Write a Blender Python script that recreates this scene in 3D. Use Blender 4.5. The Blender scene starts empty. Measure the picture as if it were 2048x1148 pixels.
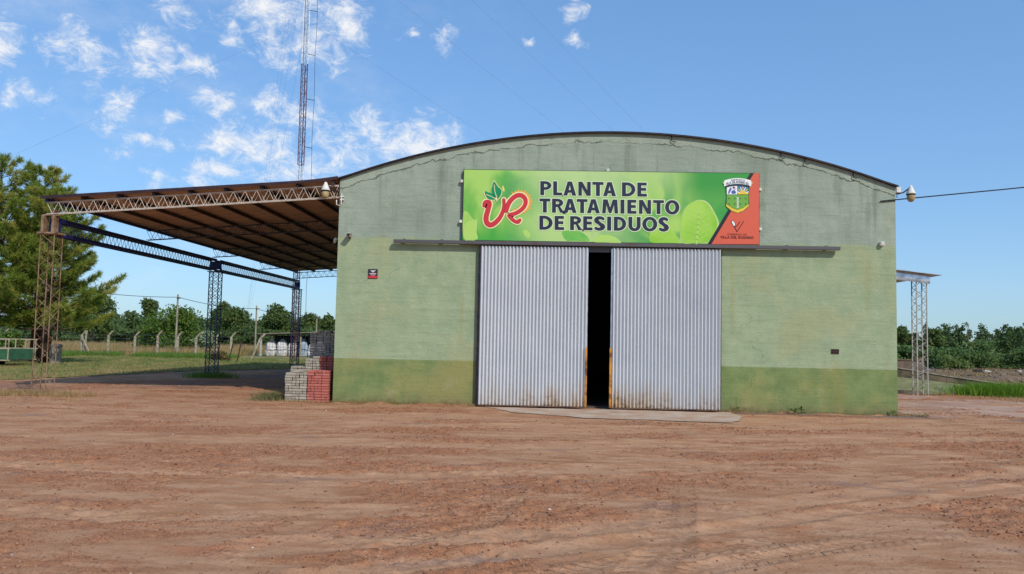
import bpy, bmesh, math, random
import numpy as np
from mathutils import Vector, Matrix
from mathutils.geometry import tessellate_polygon

S = bpy.context.scene
COL = S.collection
R = math.radians

# ------------------------------------------------------------------ camera
cam_d = bpy.data.cameras.new('camera')
cam = bpy.data.objects.new('camera', cam_d); COL.objects.link(cam); S.camera = cam
cam_d.sensor_width = 36.0; cam_d.lens = 28.18; cam_d.clip_start = 0.1; cam_d.clip_end = 3000
def aim(pos, yaw, pit, rol):
    fw = Vector((math.sin(yaw)*math.cos(pit), math.cos(yaw)*math.cos(pit), math.sin(pit)))
    r = fw.cross(Vector((0, 0, 1))).normalized(); u = r.cross(fw)
    c, s = math.cos(rol), math.sin(rol)
    rr = c*r + s*u; uu = c*u - s*r
    M = Matrix((rr, uu, -fw)).transposed().to_4x4(); M.translation = pos
    return M
cam.matrix_world = aim(Vector((5.1006, -20.1374, 1.6355)), -0.0321, 0.0669, 0.0204)

# ------------------------------------------------------------------ sun and sky
SUN = Vector((0.47, -0.625, 0.625)).normalized()
ELEV = math.asin(SUN.z); AZ = math.atan2(SUN.x, SUN.y)
sl = bpy.data.lights.new('sun', 'SUN'); sl.energy = 2.5; sl.angle = R(0.53); sl.color = (1.0, 0.95, 0.87)
so = bpy.data.objects.new('sun', sl); COL.objects.link(so); so.location = (30, -40, 40)
so.rotation_euler = SUN.to_track_quat('Z', 'Y').to_euler()
S.view_settings.view_transform = 'Standard'; S.view_settings.look = 'None'
S.view_settings.exposure = 0.38; S.view_settings.gamma = 1.0; S.view_settings.use_curve_mapping = False

CLOUDS = [(-.4933,.8127,.3102,.0281),(-.485,.8232,.2952,.0281),(-.4777,.8304,.2869,.0156),(-.4298,.847,.3128,.025),(-.4093,.8568,.3138,.0156),(-.4274,.856,.2907,.025),(-.3845,.8725,.3014,.0218),(-.5331,.8093,.2468,.0218),(-.4683,.8472,.251,.0312),(-.4553,.8544,.2505,.0156),(-.4807,.8466,.2285,.0125),(-.3751,.8885,.2645,.0218),(-.4151,.8771,.2417,.0125),(-.4021,.8423,.3589,.0281),(-.3425,.8782,.3339,.0156),(-.3189,.8717,.3721,.0437),(-.2938,.8832,.3655,.0374),(-.2454,.8956,.371,.0437),(-.2297,.9043,.3598,.0312),(-.2906,.8952,.3379,.0374),(-.2582,.9037,.3415,.0374),(-.3188,.9098,.2656,.025),(-.2733,.9264,.259,.0281),(-.3694,.8997,.2327,.0218),(-.3573,.9076,.2202,.0312),(-.3128,.9242,.2189,.0281),(-.3081,.9308,.1965,.0374),(-.2918,.9364,.1949,.0312),(-.4466,.8685,.2151,.0187),(-.4698,.8608,.196,.0156),(-.3912,.9007,.1889,.025),(-.3764,.9079,.1847,.0218),(-.4236,.8799,.2154,.0125),(-.2408,.9456,.2189,.0374),(-.2179,.9527,.2117,.0312),(-.2056,.9469,.2472,.0374),(-.1764,.9545,.2403,.0312),(-.1407,.9614,.2363,.0343),(-.1287,.9644,.231,.025),(-.2578,.9407,.2206,.0187),(-.1621,.9214,.3533,.0137),(-.1213,.9275,.3535,.02),(.0319,.9183,.3946,.016),(.0447,.9306,.3634,.012),(-.0116,.932,.3623,.0094),(-.552,.7818,.29,.025),(-.5523,.7989,.2381,.0156),(-.435,.8847,.1676,.025),(-.5289,.8316,.1694,.0187)]

class NT:
    """small helper to write node trees"""
    def __init__(s, tree): s.t = tree; s.n = tree.nodes; s.l = tree.links
    def node(s, typ, **k):
        n = s.n.new(typ)
        for a, v in k.items(): setattr(n, a, v)
        return n
    def put(s, sock, v):
        if v is None: return
        if isinstance(v, bpy.types.NodeSocket): s.l.new(v, sock)
        elif isinstance(v, (tuple, list)) and sock.type == 'RGBA' and len(v) == 3: sock.default_value = (*v, 1)
        else: sock.default_value = v
    def math(s, op, a, b=None, c=None, clamp=False):
        n = s.node('ShaderNodeMath', operation=op, use_clamp=clamp)
        for i, v in enumerate((a, b, c)): s.put(n.inputs[i], v)
        return n.outputs[0]
    def vmath(s, op, a, b=None, out=0):
        n = s.node('ShaderNodeVectorMath', operation=op)
        s.put(n.inputs[0], a); s.put(n.inputs[1], b)
        return n.outputs['Value'] if out else n.outputs[0]
    def mapping(s, v, scale=(1, 1, 1), rot=(0, 0, 0), loc=(0, 0, 0)):
        n = s.node('ShaderNodeMapping'); s.put(n.inputs[0], v)
        n.inputs['Scale'].default_value = scale; n.inputs['Rotation'].default_value = rot; n.inputs['Location'].default_value = loc
        return n.outputs[0]
    def noise(s, v, scale, detail=4, rough=.55, dist=0):
        n = s.node('ShaderNodeTexNoise'); s.put(n.inputs['Vector'], v)
        n.inputs['Scale'].default_value = scale; n.inputs['Detail'].default_value = detail
        n.inputs['Roughness'].default_value = rough; n.inputs['Distortion'].default_value = dist
        return n.outputs['Fac']
    def mr(s, v, a, b, c=0., d=1., smooth=True):
        n = s.node('ShaderNodeMapRange', interpolation_type='SMOOTHSTEP' if smooth else 'LINEAR')
        s.put(n.inputs[0], v)
        for i, q in zip((1, 2, 3, 4), (a, b, c, d)): s.put(n.inputs[i], q)
        return n.outputs[0]
    def mix(s, f, a, b, mode='MIX'):
        n = s.node('ShaderNodeMix', data_type='RGBA', blend_type=mode)
        s.put(n.inputs[0], f); s.put(n.inputs[6], a); s.put(n.inputs[7], b)
        return n.outputs[2]
    def bump(s, h, strength=.3, dist=.02, normal=None):
        n = s.node('ShaderNodeBump'); s.put(n.inputs['Height'], h)
        n.inputs['Strength'].default_value = strength; n.inputs['Distance'].default_value = dist
        s.put(n.inputs['Normal'], normal)
        return n.outputs[0]
    def obj(s): return s.node('ShaderNodeTexCoord').outputs['Object']
    def xyz(s, v):
        n = s.node('ShaderNodeSeparateXYZ'); s.put(n.inputs[0], v); return n.outputs
    def attr(s, name): return s.node('ShaderNodeAttribute', attribute_name=name).outputs['Fac']
    def island(s): return s.node('ShaderNodeNewGeometry').outputs['Random Per Island']

W = bpy.data.worlds.new('World'); S.world = W; W.use_nodes = True
T = NT(W.node_tree); bg = T.n['Background']
sky = T.node('ShaderNodeTexSky', sky_type='NISHITA', sun_disc=False)
sky.sun_elevation = ELEV; sky.sun_rotation = AZ; sky.altitude = 50; sky.air_density = 1.0; sky.dust_density = 0.6; sky.ozone_density = 1.6
D = T.node('ShaderNodeTexCoord').outputs['Generated']
dx, dy, dz = T.xyz(D)
wv = T.node('ShaderNodeTexNoise'); T.put(wv.inputs['Vector'], D); wv.inputs['Scale'].default_value = 20; wv.inputs['Detail'].default_value = 5
wob = T.vmath('SCALE', T.vmath('SUBTRACT', wv.outputs['Color'], (.5, .5, .5))); wob.node.inputs['Scale'].default_value = .06
Dw = T.vmath('ADD', D, wob)
Ds = T.vmath('MULTIPLY', Dw, (1, 1, 1.3))
field = None
for (cx, cy, cz, r) in CLOUDS:
    if cz < .24 and cx > -.37: r *= 1.3        # the bank low behind the mast
    # flat based little cumulus: wider than tall
    dd = T.vmath('DISTANCE', Ds, (cx, cy, cz*1.3), out=1)
    v = T.math('MULTIPLY_ADD', dd, -1/(r*1.5), 1.0)
    field = v if field is None else T.math('MAXIMUM', field, v)
field = T.math('MAXIMUM', field, 0)
# the rest of the sky: the same broken cloud, by noise on a flat layer
den = T.math('ADD', T.math('MAXIMUM', dz, 0), .12)
pl = T.vmath('DIVIDE', D, None); T.put(pl.node.inputs[1], T.node('ShaderNodeCombineXYZ').outputs[0])
cmb = pl.node.inputs[1].links[0].from_node
for i in range(3): T.put(cmb.inputs[i], den)
far = T.noise(pl, 2.3, 5, .62)
farf = T.mr(far, .56, .72)
out_view = T.math('MAXIMUM', T.mr(dy, .55, .2), T.mr(dz, .42, .55))
farf = T.math('MULTIPLY', farf, out_view)
det = T.noise(T.mapping(D, (1, 1, 1.5), (0, .5, 0)), 34, 8, .74, .5)
det2 = T.noise(D, 15, 3, .6)
er = T.math('ADD', T.math('MULTIPLY', T.math('SUBTRACT', det, .5), 3.1), T.math('MULTIPLY', T.math('SUBTRACT', det2, .5), 1.1))
body = T.math('ADD', field, T.math('MULTIPLY', er, T.mr(field, 0, .25)))
cl = T.mr(body, .12, 1.45)
# thin veil between the clouds
veil = T.math('MULTIPLY', T.mr(T.noise(T.mapping(D, (1, 1, 2.2)), 9, 5, .65), .45, .8), T.mr(dx, .02, -.3, 0, .22))
cl = T.math('MAXIMUM', T.math('MULTIPLY', cl, .92), T.math('MAXIMUM', farf, veil))
sc_ = T.vmath('SCALE', sky.outputs[0]); sc_.node.inputs['Scale'].default_value = 0.15
gm = T.node('ShaderNodeGamma'); gm.inputs[1].default_value = .50; T.put(gm.inputs[0], sc_)   # soft highlight response of the phone camera
hs = T.node('ShaderNodeHueSaturation'); hs.inputs['Saturation'].default_value = 1.35; T.put(hs.inputs['Color'], gm.outputs[0])
skyc = T.vmath('MULTIPLY', hs.outputs[0], (.385, .54, .725))
cloudc = T.mix(T.mr(det, .35, .62), (.55, .60, .70), (.74, .74, .74))
final = T.mix(T.math('MULTIPLY', cl, T.mr(dz, -.02, .05)), skyc, cloudc)
T.put(bg.inputs[0], final); bg.inputs[1].default_value = 1.0
W.cycles.sampling_method = 'MANUAL'; W.cycles.sample_map_resolution = 512
S.cycles.max_bounces = 5; S.cycles.diffuse_bounces = 3; S.cycles.glossy_bounces = 2; S.cycles.transmission_bounces = 2; S.cycles.transparent_max_bounces = 4

# ------------------------------------------------------------------ materials
def lin(r, g, b):
    f = lambda c: (c/255/12.92) if c/255 <= .04045 else ((c/255+.055)/1.055)**2.4
    return (f(r), f(g), f(b))
MATS = {}
def newmat(name):
    m = bpy.data.materials.new(name); m.use_nodes = True
    t = NT(m.node_tree); p = t.n['Principled BSDF']; MATS[name] = m
    return m, t, p
def simple(name, c1, c2=None, scale=8, rough=.7, metal=0., bump=0., bscale=None, stretch=(1, 1, 1), lo=.35, hi=.65, spec=.3, bdist=.01):
    m, t, p = newmat(name)
    v = t.mapping(t.obj(), stretch)
    if c2 is None: t.put(p.inputs['Base Color'], c1)
    else: t.put(p.inputs['Base Color'], t.mix(t.mr(t.noise(v, scale, 6, .6), lo, hi), c1, c2))
    p.inputs['Roughness'].default_value = rough; p.inputs['Metallic'].default_value = metal
    p.inputs['Specular IOR Level'].default_value = spec
    if bump: t.put(p.inputs['Normal'], t.bump(t.noise(v, bscale or scale*4, 6, .65), bump, bdist))
    return m
def leafmat(name, c1, c2, c3=None, trans=.3, rough=.6):
    m, t, p = newmat(name)
    r = t.island()
    col = t.mix(r, c1, c2)
    if c3: col = t.mix(t.mr(t.noise(t.obj(), .9, 3), .48, .64), col, c3)
    t.put(p.inputs['Base Color'], col); p.inputs['Roughness'].default_value = rough; p.inputs['Specular IOR Level'].default_value = .2
    tr = t.node('ShaderNodeBsdfTranslucent'); t.put(tr.inputs[0], col)
    mx = t.node('ShaderNodeMixShader'); mx.inputs[0].default_value = trans
    t.l.new(p.outputs[0], mx.inputs[1]); t.l.new(tr.outputs[0], mx.inputs[2])
    t.l.new(mx.outputs[0], t.n['Material Output'].inputs[0])
    return m

# plaster of the warehouse front
def wall_material():
    m, t, p = newmat('green_plaster')
    P = t.obj(); x, y, z = t.xyz(P)
    big = t.noise(P, .55, 5, .6); mid = t.noise(P, 2.2, 6, .65); fine = t.noise(P, 28, 5, .7); spk = t.noise(P, 70, 3, .7)
    streak = t.noise(t.mapping(P, (1, 1, .09)), 3.2, 6, .6)
    course = t.noise(t.mapping(P, (.5, 1, 6)), 2.0, 5, .65)
    up = t.mix(t.mr(mid, .3, .7), lin(147, 163, 128), lin(165, 177, 141))
    up = t.mix(t.mr(big, .45, .7), up, lin(162, 166, 124))
    old = t.mix(t.mr(mid, .3, .7), lin(147, 159, 141), lin(165, 174, 156))
    old = t.mix(t.mr(big, .48, .72, 0, .55), old, lin(124, 136, 118))
    low = t.mix(t.mr(mid, .3, .7), lin(112, 130, 80), lin(134, 148, 94))
    low = t.mix(t.mr(big, .42, .62), low, lin(146, 144, 90))
    wv = t.math('MULTIPLY', t.math('SUBTRACT', t.noise(P, 3, 5, .6), .5), .22)
    zz = t.math('ADD', z, wv)
    col = t.mix(t.mr(zz, 4.14, 4.24), up, old)
    lowedge = t.math('ADD', z, t.math('MULTIPLY', t.math('SUBTRACT', fine, .5), .02))
    col = t.mix(t.mr(lowedge, 1.100, 1.118), low, col)
    # rusty run from the bolts, right of the doors and below the vent
    for (cx, w, z0, z1, a) in ((12.5, .5, -.2, 1.5, .4), (11.9, .8, .2, 1.1, .32), (9.95, .10, 1.4, 4.0, .5), (3.2, .09, 1.2, 2.9, .28), (13.3, .10, 2.2, 4.1, .3), (13.8, .12, .3, 5.4, .34)):
        gx = t.mr(t.math('ABSOLUTE', t.math('SUBTRACT', t.math('ADD', x, t.math('MULTIPLY', wv, .5)), cx)), 0, w, 1, 0)
        gz = t.math('MULTIPLY', t.mr(z, z0, z0+.5), t.mr(z, z1-.5, z1, 1, 0))
        f = t.math('MULTIPLY', t.math('MULTIPLY', gx, gz), t.mr(streak, .3, .65, 0, a))
        col = t.mix(f, col, lin(158, 140, 78))
    # grey weathering streaks, speckle and courses
    col = t.mix(t.math('MULTIPLY', t.mr(streak, .5, .72, 0, .62), t.mr(z, 3.8, 5.2, .15, 1)), col, lin(108, 116, 102))
    col = t.mix(t.mr(course, .5, .74, 0, .40), col, lin(118, 130, 98))
    col = t.mix(t.mr(spk, .55, .72, 0, .55), col, lin(96, 106, 80))
    col = t.mix(t.mr(spk, .40, .26, 0, .30), col, lin(200, 206, 186))
    # splash dirt along the foot
    ft = t.math('ADD', z, t.math('MULTIPLY', t.math('SUBTRACT', t.noise(P, 5, 6, .7), .5), .5))
    col = t.mix(t.mr(ft, -.10, .42, .5, 0), col, lin(122, 104, 76))
    col = t.mix(t.mr(ft, -.12, .13, .9, 0), col, lin(84, 78, 54))
    patch = t.math('MULTIPLY', t.mr(t.noise(P, 1.1, 6, .72), .60, .66), t.mr(z, .9, 1.6, .3, 1))
    col = t.mix(t.math('MULTIPLY', patch, .38), col, lin(176, 184, 160))
    # cracked render band under the roof edge
    ax = t.math('SUBTRACT', x, 7.0)
    arc = t.math('ADD', t.math('SQRT', t.math('MAXIMUM', t.math('SUBTRACT', 392.0, t.math('MULTIPLY', ax, ax)), 1)), -12.85)
    wob = t.math('MULTIPLY', t.math('SUBTRACT', t.noise(P, 2.4, 7, .68), .5), .42)
    dcr = t.math('ABSOLUTE', t.math('ADD', t.math('SUBTRACT', arc, z), t.math('SUBTRACT', wob, .24)))
    gate = t.mr(t.noise(P, 1.7, 3), .36, .5)
    crack = t.math('MULTIPLY', t.mr(dcr, .006, .018, 1, 0), gate)
    band = t.mr(t.math('ADD', t.math('SUBTRACT', arc, z), t.math('SUBTRACT', wob, .24)), -.01, .01, 1, 0)
    col = t.mix(t.math('MULTIPLY', band, .35), col, lin(168, 176, 158))
    # one more crack family
    vor = t.node('ShaderNodeTexVoronoi', feature='DISTANCE_TO_EDGE'); t.put(vor.inputs['Vector'], t.vmath('ADD', P, t.vmath('SCALE', P)))
    vor.inputs['Scale'].default_value = .55
    wn = t.node('ShaderNodeTexNoise'); t.put(wn.inputs['Vector'], P); wn.inputs['Scale'].default_value = 2.2; wn.inputs['Detail'].default_value = 6
    t.put(vor.inputs['Vector'], t.vmath('ADD', P, wn.outputs['Color']))
    hair = t.math('MULTIPLY', t.mr(vor.outputs['Distance'], .0, .006, 1, 0), t.mr(t.noise(P, .8, 3), .56, .66, 0, .4))
    allc = t.math('MAXIMUM', crack, hair)
    col = t.mix(t.math('MULTIPLY', allc, .6), col, lin(74, 76, 62))
    t.put(p.inputs['Base Color'], col); p.inputs['Roughness'].default_value = .92; p.inputs['Specular IOR Level'].default_value = .15
    h = t.math('ADD', t.math('MULTIPLY', fine, .7), t.math('MULTIPLY', spk, .5))
    h = t.math('ADD', h, t.math('MULTIPLY', course, .6)); h = t.math('SUBTRACT', h, t.math('MULTIPLY', allc, 1.2))
    h = t.math('ADD', h, t.math('MULTIPLY', mid, 1.6)); h = t.math('ADD', h, t.math('MULTIPLY', band, .5))
    t.put(p.inputs['Normal'], t.bump(h, .7, .024))
    return m
M_WALL = wall_material()
M_CONC = simple('weathered_concrete', lin(150, 140, 124), lin(112, 106, 92), 5, .9, bump=.4)
M_PALECONC = simple('pale_concrete', lin(186, 178, 158), lin(140, 132, 112), 6, .9, bump=.4)
M_DARKMETAL = simple('dark_edge_metal', lin(38, 36, 46), lin(60, 50, 50), 6, .5, .5)
def rusty(name, base, rust, lo=.45, hi=.7, rough=.6):
    m, t, p = newmat(name)
    P = t.obj(); n = t.noise(P, 3.5, 8, .7)
    f = t.mr(n, lo, hi)
    t.put(p.inputs['Base Color'], t.mix(f, base, t.mix(t.noise(P, 30, 4), rust, (rust[0]*.55, rust[1]*.5, rust[2]*.5))))
    p.inputs['Roughness'].default_value = rough; p.inputs['Metallic'].default_value = .1
    return m
M_TRUSS = rusty('sunlit_primer_steel', lin(206, 194, 178), lin(142, 106, 82), .55, .78)  # front truss: sunlit paleness put into the colour
M_COLRUST = rusty('rusty_lattice_steel', lin(152, 126, 98), lin(112, 76, 50), .42, .66)
M_NAVY = rusty('shaded_navy_paint', lin(30, 38, 96), lin(58, 46, 60), .6, .85)  # navy paint, darkened in the colour for the backlit girder
M_TEAL = rusty('shaded_blue_grey_steel', lin(58, 74, 94), lin(62, 54, 54), .5, .75)  # inner trusses and columns: canopy shade put into the steel colour
M_LACE = rusty('blue_grey_lacing', lin(62, 80, 108), lin(70, 66, 70), .55, .8)
M_RAILBROWN = rusty('grey_rail_paint', lin(84, 82, 84), lin(96, 70, 64), .5, .75)
M_GALV = simple('bright_galvanised', lin(214, 216, 220), lin(170, 174, 182), 4, .32, .85)
M_GALVCOL = rusty('galvanised_lattice', lin(168, 166, 158), lin(130, 118, 100), .45, .75)
M_YELLOW = rusty('yellow_door_edge', lin(208, 142, 52), lin(120, 72, 34), .44, .64, .6)
M_WHITE = simple('white_paint', lin(226, 224, 216), lin(196, 190, 178), 8, .6)
M_BLACK = simple('matte_black', lin(22, 22, 24), None, rough=.6)
M_AMBER = simple('amber_globe', lin(188, 166, 116), lin(160, 140, 96), 6, .25, spec=.5)
M_CABLE = simple('dark_cable', lin(34, 38, 44), None, rough=.6)
M_WIRE = simple('fine_steel_wire', lin(92, 104, 118), None, rough=.5)
M_TOWRED = simple('tower_red', lin(120, 62, 66), lin(92, 50, 60), 4, .55)
M_TOWWHITE = simple('tower_white', lin(232, 236, 240), lin(206, 208, 212), 4, .5)
M_INT = simple('bare_interior_block', lin(92, 84, 74), lin(70, 64, 58), 5, .95)
def door_material():
    m, t, p = newmat('galvanised_corrugated')
    P = t.obj(); x, y, z = t.xyz(P)
    n = t.noise(t.mapping(P, (1, 1, .25)), 3.5, 7, .65); n2 = t.noise(P, 9, 5, .7)
    zz = t.math('ADD', z, t.math('MULTIPLY', t.math('SUBTRACT', n, .5), 1.6))
    mid = t.mr(t.math('ABSOLUTE', t.math('SUBTRACT', x, 6.6)), .2, 2.2, 1.25, .45)
    rust = t.math('MULTIPLY', t.mr(zz, .75, -.15, 0, 1), t.math('MULTIPLY', mid, .8), clamp=True)
    rust2 = t.math('MULTIPLY', t.mr(zz, .45, -.1, 0, 1), t.mr(n2, .45, .65, 0, .9))
    base = t.mix(t.noise(P, 1.3, 4), lin(208, 210, 212), lin(190, 193, 197))
    col = t.mix(rust, base, lin(188, 156, 112)); col = t.mix(t.math('MULTIPLY', rust2, mid, clamp=True), col, lin(92, 66, 44))
    t.put(p.inputs['Base Color'], col)
    t.put(p.inputs['Metallic'], .0)
    t.put(p.inputs['Roughness'], t.math('ADD', t.math('ADD', .36, t.math('MULTIPLY', n2, .1)), t.math('MULTIPLY', rust, .4)))
    t.put(p.inputs['Normal'], t.bump(t.noise(P, 5, 4), .1, .01))
    return m
M_DOOR = door_material()
def roofsheet_material():
    m, t, p = newmat('brown_roof_sheet')
    P = t.obj(); n = t.noise(t.mapping(P, (.4, 2, 1)), 3, 6, .6)
    t.put(p.inputs['Base Color'], t.mix(t.mr(n, .3, .7), lin(196, 164, 136), lin(166, 134, 108)))
    p.inputs['Roughness'].default_value = .65; p.inputs['Metallic'].default_value = .15
    return m
M_SHEET = roofsheet_material()
M_ROOF = simple('zinc_roof', lin(120, 112, 112), lin(90, 80, 78), 3, .5, .5)

# ------------------------------------------------------------------ mesh helpers
def link(name, me, mat, parent=None):
    o = bpy.data.objects.new(name, me); COL.objects.link(o)
    if mat is not None and not me.materials: me.materials.append(mat)
    if parent is not None:
        o.parent = parent
    return o
def np_mesh(name, V, F, smooth=False):
    me = bpy.data.meshes.new(name); V = np.asarray(V, np.float32); F = np.asarray(F, np.int32); k = F.shape[1]
    me.vertices.add(len(V)); me.vertices.foreach_set('co', V.ravel())
    me.loops.add(F.size); me.loops.foreach_set('vertex_index', F.ravel())
    me.polygons.add(len(F)); me.polygons.foreach_set('loop_start', np.arange(0, F.size, k, dtype=np.int32))
    me.polygons.foreach_set('loop_total', np.full(len(F), k, np.int32))
    if smooth: me.polygons.foreach_set('use_smooth', np.ones(len(F), bool))
    me.update(calc_edges=True); return me
class MB:
    def __init__(s): s.v = []; s.f = []
    def add(s, V, F):
        o = len(s.v); s.v += [tuple(p) for p in V]; s.f += [tuple(i+o for i in f) for f in F]; return s
    def box(s, c, d, rot=None):
        V = [Vector((a*d[0]/2, b*d[1]/2, e*d[2]/2)) for a in (-1, 1) for b in (-1, 1) for e in (-1, 1)]
        if rot is not None: V = [rot @ p for p in V]
        c = Vector(c)
        return s.add([p+c for p in V], [(0, 1, 3, 2), (4, 6, 7, 5), (0, 4, 5, 1), (2, 3, 7, 6), (0, 2, 6, 4), (1, 5, 7, 3)])
    def box2(s, a, b): return s.box([(p+q)/2 for p, q in zip(a, b)], [abs(q-p) for p, q in zip(a, b)])
    def bar(s, p, q, w, h=None, up=(0, 0, 1)):
        p, q = Vector(p), Vector(q); h = h or w; d = (q-p); L = d.length; d = d/L
        u = Vector(up)
        if abs(d.dot(u)) > .99: u = Vector((1, 0, 0))
        sd = d.cross(u).normalized(); uu = sd.cross(d)
        V = []
        for e in (p, q):
            for a, b in ((-1, -1), (1, -1), (1, 1), (-1, 1)): V.append(e+sd*a*w/2+uu*b*h/2)
        return s.add(V, [(0, 3, 2, 1), (4, 5, 6, 7), (0, 1, 5, 4), (1, 2, 6, 5), (2, 3, 7, 6), (3, 0, 4, 7)])
    def tube(s, pts, r, n=6, caps=True):
        pts = [Vector(p) for p in pts]; rs = r if isinstance(r, (list, tuple)) else [r]*len(pts)
        V = []; F = []
        for i, p in enumerate(pts):
            d = (pts[min(i+1, len(pts)-1)]-pts[max(i-1, 0)]).normalized()
            u = Vector((0, 0, 1)) if abs(d.z) < .95 else Vector((1, 0, 0))
            a = d.cross(u).normalized(); b = a.cross(d)
            for k in range(n):
                t = 2*math.pi*k/n; V.append(p+(a*math.cos(t)+b*math.sin(t))*rs[i])
        for i in range(len(pts)-1):
            for k in range(n): F.append((i*n+k, i*n+(k+1) % n, (i+1)*n+(k+1) % n, (i+1)*n+k))
        if caps: F += [tuple(range(n-1, -1, -1)), tuple(range((len(pts)-1)*n, len(pts)*n))]
        return s.add(V, F)
    def lathe(s, prof, c=(0, 0, 0), n=20, axis=None):
        V = []; F = []; c = Vector(c)
        for (r, z) in prof:
            for k in range(n):
                t = 2*math.pi*k/n; p = Vector((r*math.cos(t), r*math.sin(t), z))
                V.append((axis @ p if axis is not None else p)+c)
        for i in range(len(prof)-1):
            for k in range(n): F.append((i*n+k, i*n+(k+1) % n, (i+1)*n+(k+1) % n, (i+1)*n+k))
        return s.add(V, F)
    def mesh(s, name, smooth=False):
        me = bpy.data.meshes.new(name); me.from_pydata(s.v, [], s.f)
        if smooth: me.polygons.foreach_set('use_smooth', [True]*len(me.polygons))
        bm = bmesh.new(); bm.from_mesh(me); bmesh.ops.recalc_face_normals(bm, faces=bm.faces); bm.to_mesh(me); bm.free()
        me.update(); return me
    def build(s, name, mat, parent=None, smooth=False, local=False, bevel=0):
        o = link(name, s.mesh(name, smooth), mat, parent)
        if parent is not None and not local: o.location = -base_of(parent)
        if bevel:
            b = o.modifiers.new('bevel', 'BEVEL'); b.width = bevel; b.segments = 2; b.limit_method = 'ANGLE'
        return o
def base_of(o):
    v = Vector((0, 0, 0))
    while o is not None: v = v+o.location; o = o.parent
    return v
def tag(o, label=None, cat=None, group=None, kind=None):
    for k, v in (('label', label), ('category', cat), ('group', group), ('kind', kind)):
        if v: o[k] = v
    return o
def thing(name, label, cat, loc=(0, 0, 0), rz=0, group=None):
    o = bpy.data.objects.new(name, None); COL.objects.link(o); o.location = loc; o.rotation_euler = (0, 0, rz)
    o.empty_display_size = .2
    return tag(o, label, cat, group)
def dup(o, parent=None):
    c = o.copy(); COL.objects.link(c); c.parent = parent
    for ch in o.children: dup(ch, c)
    return c

# value noise for terrain (numpy)
def vnoise(x, y, seed=0):
    xi = np.floor(x).astype(np.int64); yi = np.floor(y).astype(np.int64); fx = x-xi; fy = y-yi
    fx = fx*fx*(3-2*fx); fy = fy*fy*(3-2*fy)
    def h(a, b):
        n = (a*374761393+b*668265263+seed*974634777) & 0xffffffff
        n = ((n ^ (n >> 13))*1274126177) & 0xffffffff
        return ((n ^ (n >> 16)) & 0xffff)/65535.0
    return (h(xi, yi)*(1-fx)+h(xi+1, yi)*fx)*(1-fy)+(h(xi, yi+1)*(1-fx)+h(xi+1, yi+1)*fx)*fy
def fbm(x, y, o=4, seed=0, g=.5):
    v = 0; a = 1; t = 0
    for i in range(o): v = v+a*vnoise(x*2**i, y*2**i, seed+i*17); t += a; a *= g
    return v/t
def sst(v, a, b):
    t = np.clip((v-a)/(b-a), 0, 1); return t*t*(3-2*t)

# ------------------------------------------------------------------ ground
def seg_path(x, y, pts):
    """distance across and along a polyline"""
    best = np.full(x.shape, 1e9); along = np.zeros(x.shape); side = np.zeros(x.shape); acc = 0
    for (ax, ay), (bx, by) in zip(pts[:-1], pts[1:]):
        dx, dy = bx-ax, by-ay; L = math.hypot(dx, dy)
        t = np.clip(((x-ax)*dx+(y-ay)*dy)/L**2, 0, 1); px = ax+t*dx; py = ay+t*dy
        d = np.hypot(x-px, y-py); m = d < best
        best = np.where(m, d, best); along = np.where(m, acc+t*L, along)
        side = np.where(m, ((x-ax)*dy-(y-ay)*dx)/L, side); acc += L
    return best, along, side
LUGS = [([(4.6, -14.9), (6.01, -13.85), (7.19, -13.2), (8.5, -12.62), (10.2, -12.0)], .17, .13),
        ([(5.2, -15.0), (6.49, -14.0), (7.77, -13.25), (8.95, -12.68), (10.6, -12.1)], .15, .12),
        ([(5.7, -14.6), (6.2, -13.5), (6.6, -11.5), (6.82, -10.2), (7.1, -9.2)], .2, .17),
        ([(3.9, -13.8), (4.7, -12.8), (4.9, -11.8)], .13, .13)]
SMOOTH = [([(3.0, -13.9), (5.46, -13.0), (7.26, -11.95), (8.97, -10.8), (11.71, -8.95), (16, -6.5)], .32),
          ([(3.6, -14.6), (5.9, -13.35), (8.0, -12.0), (10.2, -10.6), (14, -8.6)], .22),
          ([(-6, -9.8), (-1, -10.4), (2.5, -10.8), (6, -9.6), (12, -7.6)], .4),
          ([(-8, -7.0), (0, -7.9), (5, -7.6), (11, -5.6), (18, -3.6)], .5),
          ([(-9, -4.3), (0, -4.9), (7, -4.6), (16, -2.2)], .5),
          ([(-4, -12.6), (1.5, -12.9), (4, -12.4)], .35),
          ([(-9, -2.6), (-2, -3.0), (6, -3.1), (14, -1.3)], .6)]
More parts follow.
